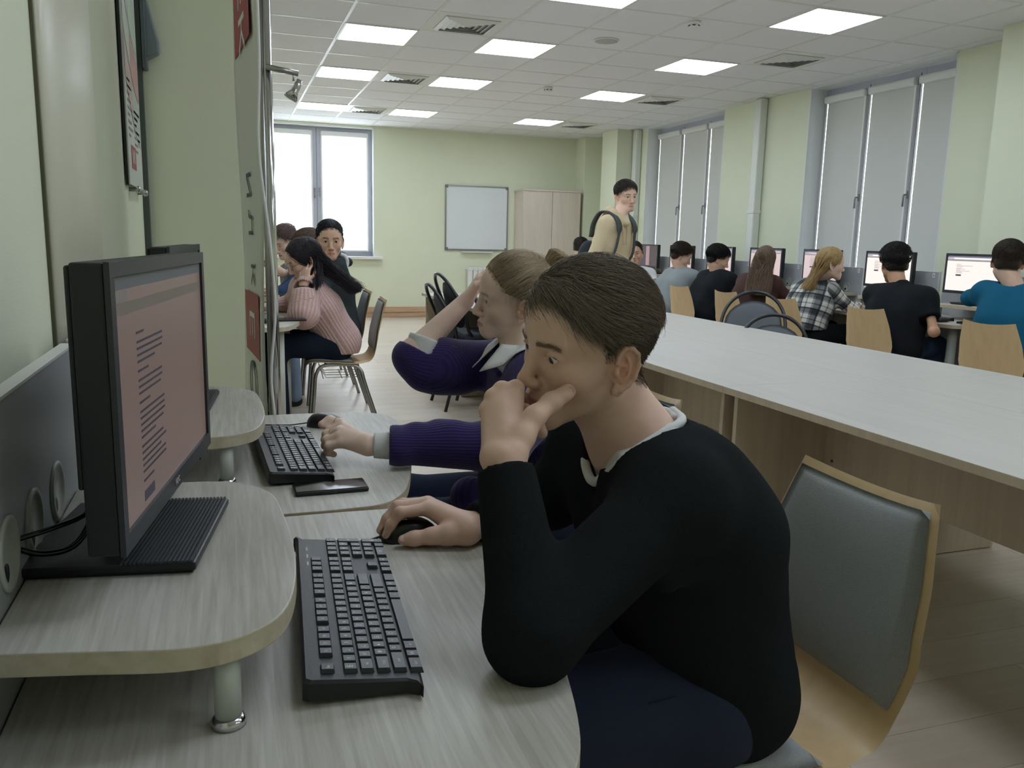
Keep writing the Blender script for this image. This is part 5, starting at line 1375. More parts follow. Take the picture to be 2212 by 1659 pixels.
# ---- girl in the purple cardigan
def girl():
    H = Head((.721, 2.09, 1.115), Dg(83.78, -.859, -15.399), .94, True)
    J = dict(P=(.86, 2.02, .565), C=(.80, 2.03, .80), N=(.742, 2.085, .965), shL=(.765, 1.915, .888), shR=(.775, 2.245, .910), hipL=(.84, 1.94, .545), hipR=(.84, 2.11, .545),
             elL=(.585, 1.765, .795), wrL=(.292, 1.838, .797), elR=(.475, 2.225, .948), wrR=(.632, 2.245, 1.095), knL=(.42, 1.93, .555), knR=(.42, 2.15, .555), anL=(.45, 1.93, .09), anR=(.45, 2.15, .09))
    parts = []
    S = Sdf(); H.build(S, True, 1.2); H.neck(S, (.742, 2.082, .945), .043, .052); parts.append(S.surf(.0026))
    S = Sdf()          # left hand, loosely closed above the desk
    S.rc((.345, 1.825, .797), (.292, 1.838, .799), .024, .0215, .02)
    Ks = [(.243, 1.927, .823), (.2335, 1.906, .819), (.2315, 1.886, .810), (.2345, 1.868, .799)]
    for i, k0 in enumerate(Ks):
        S.rc((.290, 1.852-.007*i, .803-.003*i), k0, .0155, .0108, .014); k0 = A3(k0)
        p1 = k0+A3((-.0275, .012, -.008)); p2 = p1+A3((-.002, .016, -.018)); p3 = p2+A3((.016, .006, -.008)); S.chain([k0, p1, p2, p3], [.0105, .0098, .0088, .0075], .005)
    S.chain([(.288, 1.862, .802), (.262, 1.905, .812), (.243, 1.946, .826), (.219, 1.958, .833), (.200, 1.952, .826)], [.015, .0135, .0118, .0112, .0095], .01)
    parts.append(S.surf(.0024))
    S = Sdf(); S.rc(J['elR'], J['wrR'], .040, .0235, .02); S.rc((.485, 2.225, .945), (.53, 2.235, .935), .042, .045, .03)
    hand(S, J['wrR'], (.46, -.25, .86), (-.85, .25, .45), -1, .55, .2, .88, .006, .3); parts.append(S.surf(.003))
    S = Sdf(); torso(S, J, -.02, .88); arm(S, J, 'L', -.014); arm(S, J, 'R', -.014); leg(S, J, 'L', -.014); leg(S, J, 'R', -.014); parts.append(S.surf(.012))
    V, F = merge(parts)
    c = H.colors(V, '#e2c5b5', '#bd8d8a', '#8d7865', None, .06)
    body = obj_vf('person', V, F, m_skin, None, c)
    tagp(body, 'girl in purple cardigan with white collar, hand raised to her head', 'person')
    H.eyes(body, '#6d7468', (-.1, 1, .0))
    # rings
    g = mat('gold_ring', '#c9a860', .2, 1.0)
    for (p, ax) in (((.2300, 1.9515, .8305), (-.8, .35, .3)), ((.2190, 1.909, .8145), (-.9, .4, -.25))):
        z = nrm(ax); a1 = nrm(np.cross(z, (0, 0, 1))); a2 = np.cross(z, a1)
        MB().tube([A3(p)+(a1*math.cos(a)+a2*math.sin(a))*.0118 for a in np.linspace(0, 2*PI, 20)], .0009, 6).build('finger_ring', g, body)
    # watch strap on the raised wrist
    # shirt: collar, cuffs
    sh = Sdf(); torso(sh, J, .004, .92, .05); sh.rc(J['N'], H.w((0, -.025, -.10)), .058, .052, .02); sh.cut(A3((.742, 2.08, .985)), (-.35, 0, .93), .11); V, F = sh.surf(.006); clothes('shirt', V, F, m_white_sh, body)
    S = Sdf(); S.rc((.345, 1.825, .797), (.305, 1.835, .798), .0315, .0295, .01); S.cut((.303, 1.8355, .798), (-1, .2, .02), .06); V, F = S.surf(.004); clothes('shirt_cuff', V, F, m_white_sh, body)
    S = Sdf(); e = A3(J['elR']); u = nrm(A3(J['wrR'])-e); S.rc(e+(.03, .0, -.02), e+u*.055, .060, .050, .02); S.cut(e+u*.060+A3((-.01, 0, .008)), nrm(u+A3((-.35, 0, .25))), .09); S.rc(e+(.02, -.02, -.05), e+(.055, -.04, -.035), .018, .02, .02); V, F = S.surf(.0045); clothes('rolled_cuff', V, F, m_white_sh, body)
    # cardigan
    m_pur = knit('purple_rib_knit', '#2b2151', '#33285d', 150., 0, .28, .95, dist=.003)
    cg = Sdf(); torso(cg, J, .012, .95, .06)
    cg.rc(J['shR'], (.545, 2.215, .925), .066, .068, .05); cg.rc((.545, 2.215, .925), (.468, 2.212, .945), .066, .052, .03); cg.rc((.60, 2.20, .89), (.50, 2.19, .90), .05, .045, .05)
    cg.rc(J['shL'], J['elL'], .066, .062, .05); cg.rc(J['elL'], (.345, 1.822, .800), .060, .043, .03); cg.rc((.352, 1.80, .795), (.349, 1.84, .800), .036, .036, .02)
    cg.rc((.47, 1.79, .825), (.45, 1.81, .83), .025, .02, .04); cg.rc((.395, 1.815, .83), (.405, 1.80, .80), .02, .018, .02)
    cg.rc((.742, 2.082, .99), (.70, 2.06, .975), .058, .056, .012, 's'); cg.rc((.70, 2.05, .985), (.672, 2.035, .93), .050, .018, .012, 's')
    cg.cut((.337, 1.824, .80), (-1, .2, .02), .075); cg.cut(e+A3((-.012, 0, .028)), nrm(u+A3((-.25, 0, .1))), .085)
    cg.rc((.85, 1.96, .50), (.85, 2.09, .50), .10, .10, .05); cg.cut((.8, 2., .45), (0, 0, -1)); cg.rc((.70, 1.90, .60), (.55, 1.89, .64), .055, .05, .06)
    V, F = cg.surf(.006); lu, lv = limb_uv(V, [(J['shR'], J['elR'], .065), (J['shL'], J['elL'], .065), (J['elL'], (.345, 1.822, .8), .05), (J['P'], J['N'], .16)])
    clothes('purple_cardigan', V, F, m_pur, body, attrs=dict(lu=lu, lv=lv))
    # pointed shirt collar lying over the cardigan
    Cn = A3((.734, 2.078, .982)); rows = 5; th = np.radians(np.linspace(16, 344, 41)); CV = []
    for q in range(rows):
        t = q/(rows-1)
        for a in th:
            tip = max(0., 1-min(a, 2*PI-a)/.75); rad = .056+(.050+.030*tip)*t; p = Cn+A3((-math.cos(a)*rad, -math.sin(a)*rad, .014-.050*t-.030*tip*t))
            if q:
                d2 = (V[:, 0]-p[0])**2+(V[:, 1]-p[1])**2; near = d2 < .010**2
                if near.any(): p[2] = max(p[2], V[near, 2].max()+.0045)
            CV.append(p)
    n_ = len(th); CF = [[q*n_+i, q*n_+i+1, (q+1)*n_+i+1, (q+1)*n_+i] for q in range(rows-1) for i in range(n_-1)]
    o = link('shirt_collar', npmesh('shirt_collar', CV, CF, True), body, m_white_sh); md = o.modifiers.new('thick', 'SOLIDIFY'); md.thickness = .0025; md.offset = 1
    tr = Sdf()
    for q in 'LR': leg(tr, J, q, .008, .05, (.082, .06, .045))
    tr.rc(J['hipL'], J['hipR'], .10, .10, .05); V, F = tr.surf(.009); clothes('trousers', V, F, m_navy, body)
    for q in 'LR':
        S = Sdf(); a = A3(J['an'+q]); S.rc(a+(0.02, 0, -.035), a+(-.12, 0, -.045), .038, .034, .02); S.cut(a+(0, 0, -.088), (0, 0, -1)); V, F = S.surf(.008); clothes('shoe', V, F, m_black, body)
    # hair drawn back into a pony tail
    V, F = hair_cap(H, .0015, .003, .094, .008, -.045, .004, None, noise=.0005, nape=False); obj_vf('hair_volume', V, F, m_hairc, body, np.tile(A3(lin('#8a775e')), (len(V), 1)))
    tie = A3((0, -.092, .098))
    def keep(p): return hairline(p, .088, .004, -.05) > 0
    n = 6500; R0 = scalp_points(n, keep, 31); rg = np.random.default_rng(9); dist = np.linalg.norm(R0-tie, axis=1)
    nv = lambda p: (tie-p)/(np.linalg.norm(tie-p, axis=1, keepdims=True)+.02)
    P = grow(R0, lambda p, s: nv(p), np.minimum(dist*1.02, .17), 10, lambda s, r0: .0045+.009*np.sin(PI*s)+.0075*np.clip(r0[:, 1]/.04+.3, 0, 1)*(1-.5*s), .09, 10)
    strands_mesh('hair', H.p+(P@H.R.T)*H.s, .00042, .00025, body, m_hairs, hair_cols('#ad9b82', n, 11, .3))
    # loose wisps round the face and above the ear
    def keepw(p): return (np.abs(hairline(p, .088, .004, -.05)-.006) < .008) & (p[:, 1] > -.03) & (p[:, 1] < .035)
    R1 = scalp_points(70, keepw, 32); P = grow(R1, lambda p, s: np.tile(np.array([0, -.1, -1.]), (len(p), 1)), rg.uniform(.02, .05, 70), 8, lambda s, r0: .004+.010*s+0*r0[:, 0], .2, 12)
    strands_mesh('hair_wisps', H.p+(P@H.R.T)*H.s, .00028, .00013, body, m_hairs, hair_cols('#b09c80', 70, 13, .3))
    R2 = scalp_points(260, keep, 33); P = grow(R2, lambda p, s: nv(p), .06, 7, lambda s, r0: .010+.012*s+0*r0[:, 0], .25, 14); strands_mesh('hair_flyaway', H.p+(P@H.R.T)*H.s, .0002, .0001, body, m_hairs, hair_cols('#a08b6c', 260, 15, .4))
    n = 900; a = rg.uniform(0, 2*PI, n); rad = .027*np.sqrt(rg.uniform(0, 1, n)); s = np.linspace(0, 1, 12); path = np.array(smooth_path([tie, tie+(0, -.025, .028), tie+(0, -.060, .020), tie+(0, -.085, -.025), tie+(0, -.088, -.09), tie+(0, -.072, -.15)], 4)); ti = np.linspace(0, 1, len(path)); cen = np.stack([np.interp(s, ti, path[:, i]) for i in range(3)], 1)
    w = (.35+1.0*np.sin(PI*np.clip(s*.9+.05, 0, 1)))[None, :]
    P = cen[None]+np.stack([(rad*np.cos(a))[:, None]*w*1.2, (rad*np.sin(a))[:, None]*w*.8, (rad*np.sin(a))[:, None]*w*.5], -1)+rg.normal(0, .001, (n, 12, 3))
    strands_mesh('pony_tail', H.p+(P@H.R.T)*H.s, .0008, .0003, body, m_hairs, hair_cols('#b9a588', n, 16, .4))
    MB().tube([H.w(tie+A3((.017*math.cos(t), -.006+.006*math.sin(t), .002+.017*math.sin(t)))) for t in np.linspace(0, 2*PI, 40)], [.0022+.0012*math.sin(i*2.4) for i in range(40)], 8).build('hair_tie', m_chrome, body)
girl()
# ------------------------------------------------------------------ people farther back
class Fig:
    def __init__(s, loc, az, head_az=None, pitch=0., roll=0., lean=.08, hs=1.06, side=0., stand=False, fem=False, nz=0., sw=1.):
        a = math.radians(az-90); s.R = euler(a, 0, 0); s.o = A3(loc); s.fem = fem
        w = .165 if fem else .185; w *= sw
        if not stand:
            s.L = dict(P=(0, .0, .565), C=(side*.5, .03+lean*.5, .80+nz*.6), N=(side, .04+lean, .965+nz), shL=(-w+side, .035+lean*.95, .925+nz), shR=(w+side, .035+lean*.95, .925+nz), hipL=(-.085, .03, .55), hipR=(.085, .03, .55),
                       elL=(-.25+side, .20+lean, .76), elR=(.25+side, .20+lean, .76), wrL=(-.13, .44, .79), wrR=(.13, .44, .79), knL=(-.13, .43, .56), knR=(.13, .43, .56), anL=(-.13, .40, .09), anR=(.13, .40, .09))
        else:
            s.L = dict(P=(0, 0, .96), C=(0, .0, 1.22), N=(0, .01+lean, 1.44), shL=(-w, .0+lean*.9, 1.385), shR=(w, .0+lean*.9, 1.385), hipL=(-.09, 0, .93), hipR=(.09, 0, .93),
                       elL=(-.24, .0, 1.10), elR=(.24, .0, 1.10), wrL=(-.23, .12, .87), wrR=(.23, .10, .87), knL=(-.10, .02, .50), knR=(.10, .02, .50), anL=(-.11, -.02, .09), anR=(.11, -.02, .09))
        s.head_az = az if head_az is None else head_az; s.pitch, s.roll, s.hs = pitch, roll, hs; s.hpos = None; s.hoff = (0, .05, .135)
    def w(s, p): return s.o+s.R@A3(p)
    def go(s, label, skin='#d6b39d', lip='#9a6259', brow='#3c322a', iris='#4a4038', eyes=True, hand_curl=.6, hands='LR', ears=(True, True), hd=.0046, hairc=None):
        if hairc: s.scalp = (lambda L: np.clip((hairline(L, .086, .004, -.060)+.001)/.006, 0, 1)*.92, hairc)
        J = s.J = {k: s.w(v) for k, v in s.L.items()}
        hp = s.hpos if s.hpos is not None else J['N']+s.R@A3(s.hoff)
        s.H = H = Head(hp, euler(math.radians(s.head_az-90), math.radians(s.pitch), math.radians(s.roll)), s.hs*(.95 if s.fem else 1.), s.fem)
        parts = []
        S = Sdf(); H.build(S, hd < .004, .9, ears); H.neck(S, J['N']-nrm(J['N']-J['C'])*.02, .046 if s.fem else .051, .055); parts.append(S.surf(hd))
        for q in hands:
            S = Sdf(); d = nrm(J['wr'+q]-J['el'+q]); S.rc(J['el'+q], J['wr'+q], .040, .0265, .02)
            dv, nv = s.handdir.get(q, (None, None)) if hasattr(s, 'handdir') else (None, None)
            hand(S, J['wr'+q], d if dv is None else dv, (0, 0, 1) if nv is None else nv, -1 if q == 'R' else 1, hand_curl, .15, 1., .008); parts.append(S.surf(.005))
        S = Sdf(); torso(S, J, -.022, .95); arm(S, J, 'L', -.012); arm(S, J, 'R', -.012); leg(S, J, 'L', -.014); leg(S, J, 'R', -.014); parts.append(S.surf(.018))
        V, F = merge(parts); c = H.colors(V, skin, lip, brow, s.scalp if hasattr(s, 'scalp') else None)
        s.body = obj_vf('person', V, F, m_skin, None, c); tagp(s.body, label, 'person')
        if eyes: H.eyes(s.body, iris)
        return s
    def top(s, m, name, t=.020, long=True, w=1., hem=None, neck=.064, h=.010, sleeve=(.058, .050, .036), extra=None, cuff=.93, uv=False, nkc=.012):
        J = s.J; S = Sdf(); torso(S, J, t, w, .06)
        for q in 'LR':
            if long:
                S.rc(J['sh'+q], J['el'+q], sleeve[0], sleeve[1], .05); S.rc(J['el'+q], J['wr'+q], sleeve[1], sleeve[2], .03)
                c = J['el'+q]*(1-cuff)+J['wr'+q]*cuff; S.cut(c, J['wr'+q]-J['el'+q], .075)
            else:
                e = J['sh'+q]*.40+J['el'+q]*.60; S.rc(J['sh'+q], e, sleeve[0], sleeve[0]*.93, .05); S.cut(e, J['el'+q]-J['sh'+q], .085)
        if extra: extra(S, s)
        nb = J['N']; up = nrm(s.H.w((0, -.03, -.05))-nb); S.rc(nb+up*.02, nb+up*.10, neck, neck*1.1, nkc, 's')
        hz = (J['P'][2]-.075) if hem is None else hem; S.cut((J['P'][0], J['P'][1], hz), (0, 0, -1))
        V, F = S.surf(h); V = V+noise3(V, 34., int(abs(J['P'][1])*100))[:, None]*.0022*nrm((1, -.6, .3))
        at = None
        if uv: lu, lv = limb_uv(V, [(J['shR'], J['elR'], .06), (J['elR'], J['wrR'], .05), (J['shL'], J['elL'], .06), (J['elL'], J['wrL'], .05), (J['P'], J['N'], .15)]); at = dict(lu=lu, lv=lv)
        return clothes(name, V, F, m, s.body, attrs=at)
    def legs(s, m, shoe=True):
        J = s.J; S = Sdf()
        for q in 'LR': leg(S, J, q, .010, .05, (.085, .064, .048))
        S.rc(J['hipL'], J['hipR'], .105, .105, .05); V, F = S.surf(.013); clothes('trousers', V, F, m, s.body)
        if shoe:
            fd = s.R@A3((0, 1, 0))
            for q in 'LR': S = Sdf(); a = J['an'+q]; S.rc(a-fd*.02+A3((0, 0, -.04)), a+fd*.13+A3((0, 0, -.05)), .042, .036, .02); S.cut(a+A3((0, 0, -.089)), (0, 0, -1)); V, F = S.surf(.011); clothes('shoe', V, F, m_black, s.body)
        return s
    def short_hair(s, col, thick=.010, top=.020, front=.090, side=.008, back=-.045, n=1500, flow=(0, .9, -.3), length=.035, lift=.012, seed=1):
        H = s.H; V, F = hair_cap(H, thick*.5, top*.5, front+.002, side+.004, back, .0045, None, noise=.0012, nape=True); obj_vf('hair_volume', V, F, m_hairc, s.body, np.tile(A3(lin(col))*.8, (len(V), 1)))
        R0 = scalp_points(n, lambda p: hairline(p, front, side, back) > .002, seed); up = np.clip((R0[:, 2]-.01)/.08, .15, 1); rg = np.random.default_rng(seed)
        def fl(p, q): v = np.tile(A3(flow), (len(p), 1)); v[:, 2] -= 1.2*(p[:, 2] < .05); v[:, 1] -= 1.0*(p[:, 2] < .05); return v
        P = grow(R0, fl, length*(.35+.65*up), 5, lambda q, r0: (thick*.5+(top*.55*up+lift*up*math.sin(PI*min(.8, q)))), .35, seed+3, 2)
        strands_mesh('hair', H.p+(P@H.R.T)*H.s, .0013, .0005, s.body, m_hairs, hair_cols(col, n, seed, .45)); return s
    def long_hair(s, col, tgt, n=1500, tgt2=None, part=0., seed=1, thick=.012, drape=None, r0=.0016, front=.088, vol=None, wid=(.075, .03)):
        """Straight hair: follows the skull, then hangs to a target line (local head coordinates)."""
        H = s.H; V, F = hair_cap(H, .008, .010, front+.004, -.01, -.055, .005, None, noise=.002); obj_vf('hair_volume', V, F, m_hairc, s.body, np.tile(A3(lin(col))*.75, (len(V), 1)))
        rg = np.random.default_rng(seed); R0 = scalp_points(n, lambda p: (hairline(p, front, .0, -.02) > .003), seed)
        sg = np.sign(R0[:, 0]-part+1e-6)
        def fl(p, q): v = np.zeros_like(p); v[:, 0] = sg*.9*np.clip(1-np.abs(p[:, 0])/.075, 0, 1); v[:, 1] = -.55; v[:, 2] = -.7; return v
        K1 = 7; P1 = grow(R0, fl, np.clip(.05+.9*(R0[:, 2]+.02), .02, .13), K1, lambda q, r: thick*(.6+.4*q)+.004*rg.uniform(0, 1, len(r)), .10, seed+1, 2)
        E = P1[:, -1]; K2 = 9; u = rg.uniform(-1, 1, n); dz = rg.uniform(0, 1, n); TG = np.tile(A3(tgt), (n, 1))
        if tgt2 is not None: TG[(R0[:, 0] < -.02) & (R0[:, 1] > -.02)] = A3(tgt2)
        T = TG+np.stack([u*wid[0]+.35*E[:, 0], rg.normal(0, wid[1], n), dz*.035], 1)
        tt = np.linspace(0, 1, K2+1)[1:]; c1 = E+(P1[:, -1]-P1[:, -2])*2.0
        if drape is None: mid = (E+T)/2+A3((0, 0, .0))
        else: mid = A3(drape)[None]+np.stack([u*wid[0]*1.2+.3*E[:, 0], 0*u+rg.normal(0, .012, n), 0*u], 1)
        P2 = ((1-tt)**3)[None, :, None]*E[:, None]+(3*(1-tt)**2*tt)[None, :, None]*c1[:, None]+(3*(1-tt)*tt**2)[None, :, None]*mid[:, None]+(tt**3)[None, :, None]*T[:, None]
        P = np.concatenate([P1, P2], 1); strands_mesh('hair', H.p+(P@H.R.T)*H.s, r0, r0*.5, s.body, m_hairs, hair_cols(col, n, seed+2, .5)); return s
def cloth(name, col, **k): return mat(name, col, k.pop('rough', .9), var=k.pop('var', .12), vscale=300, bump=.3, bscale=500, spec=.2, **k)
m_jeans = cloth('blue_jeans', '#33435c'); m_ltjeans = cloth('light_jeans', '#8ea3b8'); m_dark = cloth('black_cloth', '#15181c'); m_dnavy = cloth('dark_navy_cloth', '#1a2231')

# -- right row, near to far
f = Fig((4.47, 3.74, 0), 12, 40, -8, 2, .10, 1.07, -.05, nz=.05); f.L['elL'] = (-.36, .16, .96); f.L['wrL'] = (-.12, .30, .98); f.L['shL'] = (-.245, .12, 1.0)
f.hpos = A3((4.60, 3.925, 1.195)); f.go('boy in teal blue sweater seen from behind, nearest by the right windows', eyes=False, brow='#2f2620', hands='', hairc='#33291f')
f.top(cloth('teal_sweater', '#0f5470'), 'teal_sweater', .026, extra=lambda S, s: None); f.legs(m_dnavy); f.short_hair('#33291f', .008, .014, .088, .006, -.05, 1800, (0, .5, -.6), .03, .006, 41)
f = Fig((4.46, 4.66, 0), 22, 62, -6, 0, .07, 1.07, -.02); f.hpos = A3((4.585, 4.84, 1.15)); f.L['elR'] = (.285, -.01, .71); f.L['wrR'] = (.15, .24, .76)
f.go('boy in black short-sleeved polo shirt seen from behind', '#c4987a', eyes=False, brow='#1d1713', hand_curl=.7, hairc='#16130f')
def polo(S, s): N = s.J['N']; S.rc(N+A3((0, 0, .02)), N+nrm(s.H.w((0, -.03, -.05))-N)*.045, .068, .066, .02)
f.top(m_dark, 'polo_shirt', .022, False, sleeve=(.068, .058, .04), extra=polo, neck=.055); f.legs(m_jeans); f.short_hair('#16130f', .014, .034, .09, .004, -.05, 1800, (0, .4, .2), .04, .010, 42)
m_plaid = bpy.data.materials.new('plaid_cloth'); m_plaid.use_nodes = True
def _plaid(m):
    nt = m.node_tree; n = nt.nodes; b = n['Principled BSDF']; b.inputs['Roughness'].default_value = .9
    def band(at, freq, thr, ph):
        a = n.new('ShaderNodeAttribute'); a.attribute_name = at
        x = n.new('ShaderNodeMath'); x.operation = 'MULTIPLY_ADD'; x.inputs[1].default_value = freq*6.283; x.inputs[2].default_value = ph; nt.links.new(a.outputs['Fac'], x.inputs[0])
        s = n.new('ShaderNodeMath'); s.operation = 'SINE'; nt.links.new(x.outputs[0], s.inputs[0])
        g = n.new('ShaderNodeMath'); g.operation = 'GREATER_THAN'; g.inputs[1].default_value = thr; nt.links.new(s.outputs[0], g.inputs[0]); return g.outputs[0]
    acc = None
    for at in ('lu', 'lv'):
        for fr, th, ph, wt in ((8., .45, 0., .42), (24., .78, 1.0, .30)):
            o = band(at, fr, th, ph); q = n.new('ShaderNodeMath'); q.operation = 'MULTIPLY_ADD'; q.inputs[1].default_value = wt; nt.links.new(o, q.inputs[0])
            if acc is not None: nt.links.new(acc, q.inputs[2])
            else: q.inputs[2].default_value = 0
            acc = q.outputs[0]
    cr = n.new('ShaderNodeValToRGB'); cr.color_ramp.elements[0].color = (.62, .61, .56, 1); cr.color_ramp.elements[1].color = (.012, .013, .016, 1); cr.color_ramp.elements[1].position = .95; e = cr.color_ramp.elements.new(.5); e.color = (.09, .10, .11, 1)
    nt.links.new(acc, cr.inputs[0]); nt.links.new(cr.outputs[0], b.inputs['Base Color'])
_plaid(m_plaid)
f = Fig((4.47, 5.66, 0), 5, -22, -3, 0, .10, 1.08, -.02, fem=True, nz=-.01); f.hpos = A3((4.62, 5.565, 1.125)); f.hs = 1.08
f.go('blonde girl in black and white plaid shirt looking to the right', '#dfbfae', '#bb8783', '#8a6d4a', '#5a5048', hd=.0038)
f.top(m_plaid, 'plaid_shirt', .018, hem=.60, uv=True, h=.008); f.legs(m_dark)
f.long_hair('#a98d5e', (.015, -.15, -.215), 1700, None, .0, 51, .010, (0, -.125, -.10), .0016, wid=(.055, .02))
f = Fig((4.46, 6.44, 0), 15, 44, -12, 4, .12, 1.06, .0, fem=True); f.hpos = A3((4.60, 6.405, 1.125))
f.go('girl with very long brown hair seen from behind', '#d8b5a0', eyes=False)
f.top(cloth('brown_floral_top', '#4a3532', var=.6), 'patterned_blouse', .016); f.legs(m_dark)
f.long_hair('#6f5c4a', (.02, -.16, -.34), 2200, None, .0, 52, .012, (.01, -.14, -.16), .0018, wid=(.085, .02))
f = Fig((4.47, 7.22, 0), 8, -20, -16, 4, .16, 1.08, .0, nz=-.01); f.hpos = A3((4.66, 7.27, 1.115)); f.L['elL'] = (-.24, .22, .78); f.L['elR'] = (.27, .22, .74); f.L['wrR'] = (.15, .36, .72)
f.go('boy in black sweater bending towards his monitor, by the windows', '#d2ad96', hd=.0042, hairc='#17130f'); f.top(m_dark, 'black_sweater', .028, hem=.44, neck=.062); f.legs(m_dark); f.short_hair('#17130f', .012, .022, .085, .002, -.045, 1700, (0, .8, -.4), .045, .008, 43)
f = Fig((4.48, 8.02, 0), 10, -22, -20, 6, .20, 1.10, .02, nz=-.02); f.hpos = A3((4.70, 8.06, 1.125)); f.L['elR'] = (.25, .30, .78); f.L['wrR'] = (.10, .46, .80)
f.go('boy in light grey sweater leaning on the desk, by the far window', '#d6b39d', hd=.0042, hairc='#33291f'); f.top(cloth('light_grey_knit', '#8a9192'), 'grey_sweater', .030, hem=.50, neck=.064); f.legs(m_dnavy); f.short_hair('#33291f', .011, .022, .09, .008, -.05, 1500, (0, .9, -.2), .04, .010, 44)
f = Fig((4.50, 8.78, 0), 250, 240, -2, 2, .03, 1.08, .0, nz=-.03); f.hpos = A3((4.47, 8.71, 1.135)); f.L['wrL'] = (-.1, .25, .62); f.L['wrR'] = (.1, .25, .62)
f.go('boy in white tee shirt turned round towards the camera', '#cda88d', '#ad7d72', '#1d1713', '#2c221c', hd=.0038, hairc='#1a1613'); f.top(m_white_sh, 'white_tee_shirt', .020, False, neck=.058); f.legs(m_dnavy); f.short_hair('#1a1613', .006, .012, .082, .012, -.045, 1200, (0, .8, 0), .018, .006, 45)
f = Fig((4.19, 9.76, 0), 20, 30, -16, 0, .14, 1.10, .0, nz=-.01); f.hpos = A3((4.30, 9.87, 1.165))
f.go('boy in white tee shirt seen from behind, near the cabinet', '#d6b39d', eyes=False, hd=.005, hairc='#28221d'); f.top(m_white_sh, 'white_tee_shirt', .026, False, neck=.06); f.legs(m_dnavy); f.short_hair('#28221d', .007, .012, .088, .006, -.045, 1200, (0, .6, -.4), .02, .006, 46)
# -- standing boy with backpack
f = Fig((3.20, 6.68, 0), 300, 274, -4, 3, .05, 1.05, 0., True, sw=.84); f.L['elR'] = (.255, -.01, 1.12); f.L['wrR'] = (.245, .03, .88); f.hoff = (.0, .055, .15)
f.hpos = A3((3.335, 6.715, 1.655)); 
for kk in ('N', 'shL', 'shR', 'C'): v = list(f.L[kk]); v[2] += .03; f.L[kk] = tuple(v)
f.go('tall boy standing in a beige hoodie with a dark backpack', '#d9b7a1', '#b5827a', '#3a2f28', '#4a3d33', hd=.0036)
m_beige = cloth('beige_fleece', '#cdbb9b')
def hood(S, s):
    N = s.J['N']; b = s.R@A3((0, -1, 0)); r = s.R@A3((1, 0, 0)); z = A3((0, 0, 1))
    S.rc(N+b*.06+r*.05+z*.04, N+b*.06-r*.05+z*.04, .050, .050, .02); S.rc(N+b*.10+r*.05-z*.02, N+b*.10-r*.05-z*.02, .05, .05, .03)
    for g in (-1, 1): S.rc(N+g*r*.078+z*.035, N+b*.06+g*r*.05+z*.06, .034, .038, .02); S.rc(N+g*r*.080+z*.03, N-b*.085-z*.045+g*r*.01, .033, .024, .02)
f.top(m_beige, 'beige_hoodie', .012, w=.93, extra=hood, hem=.82, neck=.058, h=.009, sleeve=(.062, .056, .042), nkc=.008); f.legs(m_dark); f.short_hair('#3b332b', .010, .022, .084, .008, -.045, 1800, (-.2, .9, -.3), .036, .010, 47)
def backpack(f):
    r = empty('backpack', tuple(f.w((0, -.2, 1.1)))); tagp(r, 'dark grey backpack on the back of the standing boy', 'backpack')
    S = Sdf(); S.rc(f.w((-.06, -.205, 1.20)), f.w((.06, -.205, 1.20)), .07, .07, .04); S.rc(f.w((-.08, -.235, .90)), f.w((.08, -.235, .90)), .11, .11, .05); S.rc(f.w((-.08, -.21, 1.12)), f.w((-.08, -.235, .90)), .085, .10, .05); S.rc(f.w((.08, -.21, 1.12)), f.w((.08, -.235, .90)), .085, .10, .05)
    V, F = S.surf(.010); V = V-A3(r.location); obj_vf('bag', V, F, cloth('backpack_nylon', '#23292f', rough=.6), r)
    m = cloth('strap_grey', '#4f5352')
    for sg in (-1, 1):
        P = [(sg*.10, -.15, 1.30), (sg*.105, -.125, 1.42), (sg*.11, -.05, 1.512), (sg*.112, .06, 1.508), (sg*.118, .148, 1.42), (sg*.125, .152, 1.30), (sg*.15, .115, 1.14), (sg*.165, -.02, 1.02), (sg*.13, -.14, .95)]
        pts = np.array([f.w(p) for p in smooth_path(P, 4)])-A3(r.location); n = len(pts); sd = f.R@A3((1, 0, 0)); V = []
        for i, p in enumerate(pts):
            hw = .030 if i < n*.55 else .012
            V += [p-sd*hw, p+sd*hw]
        F = [[2*i, 2*i+1, 2*i+3, 2*i+2] for i in range(n-1)]
        o = link('shoulder_strap', npmesh('shoulder_strap', V, F, True), r, m if True else None); md = o.modifiers.new('thick', 'SOLIDIFY'); md.thickness = .012; md.offset = 0
backpack(f)
for g_ in (-1, 1): MB().tube(smooth_path([f.w((g_*.025, .125, 1.415)), f.w((g_*.03, .14, 1.34)), f.w((g_*.022, .142, 1.24))], 4), .004, 6).build('hood_cord', m_beige, f.body)
# -- left row
m_pink = knit('pink_cable_knit', '#bd9a96', '#d2b2ad', 60., 90., .6, .95, dist=.005)
f = Fig((.70, 5.58, 0), 180, 183, -24, -3, .20, 1.13, 0., fem=True, nz=-.01); f.hpos = A3((.475, 5.50, 1.105))
f.L['elL'] = (-.27, .26, .775); f.L['wrL'] = (-.205, .245, .962); f.L['elR'] = (.22, .28, .79); f.L['wrR'] = (.10, .50, .785)
f.handdir = {'L': (f.R@A3((.30, -.10, .95)), f.R@A3((-.75, .5, .1))), 'R': (None, None)}
f.go('woman in pink cable-knit sweater with glasses, cheek on hand', '#d6b2a0', '#b07c76', '#3a2e2a', '#3a2e28', hand_curl=.75, hd=.0036)
def puff(S, s):
    e, w = s.J['elL'], s.J['wrL']; S.rc(e+A3((.02, 0, .0)), e*.45+w*.55, .075, .055, .04); S.rc(s.J['shL']*.5+e*.5, e, .085, .085, .05); S.rc(s.J['P']+A3((.01, -.07, .03)), s.J['P']+A3((.01, .07, .03)), .105, .105, .05)
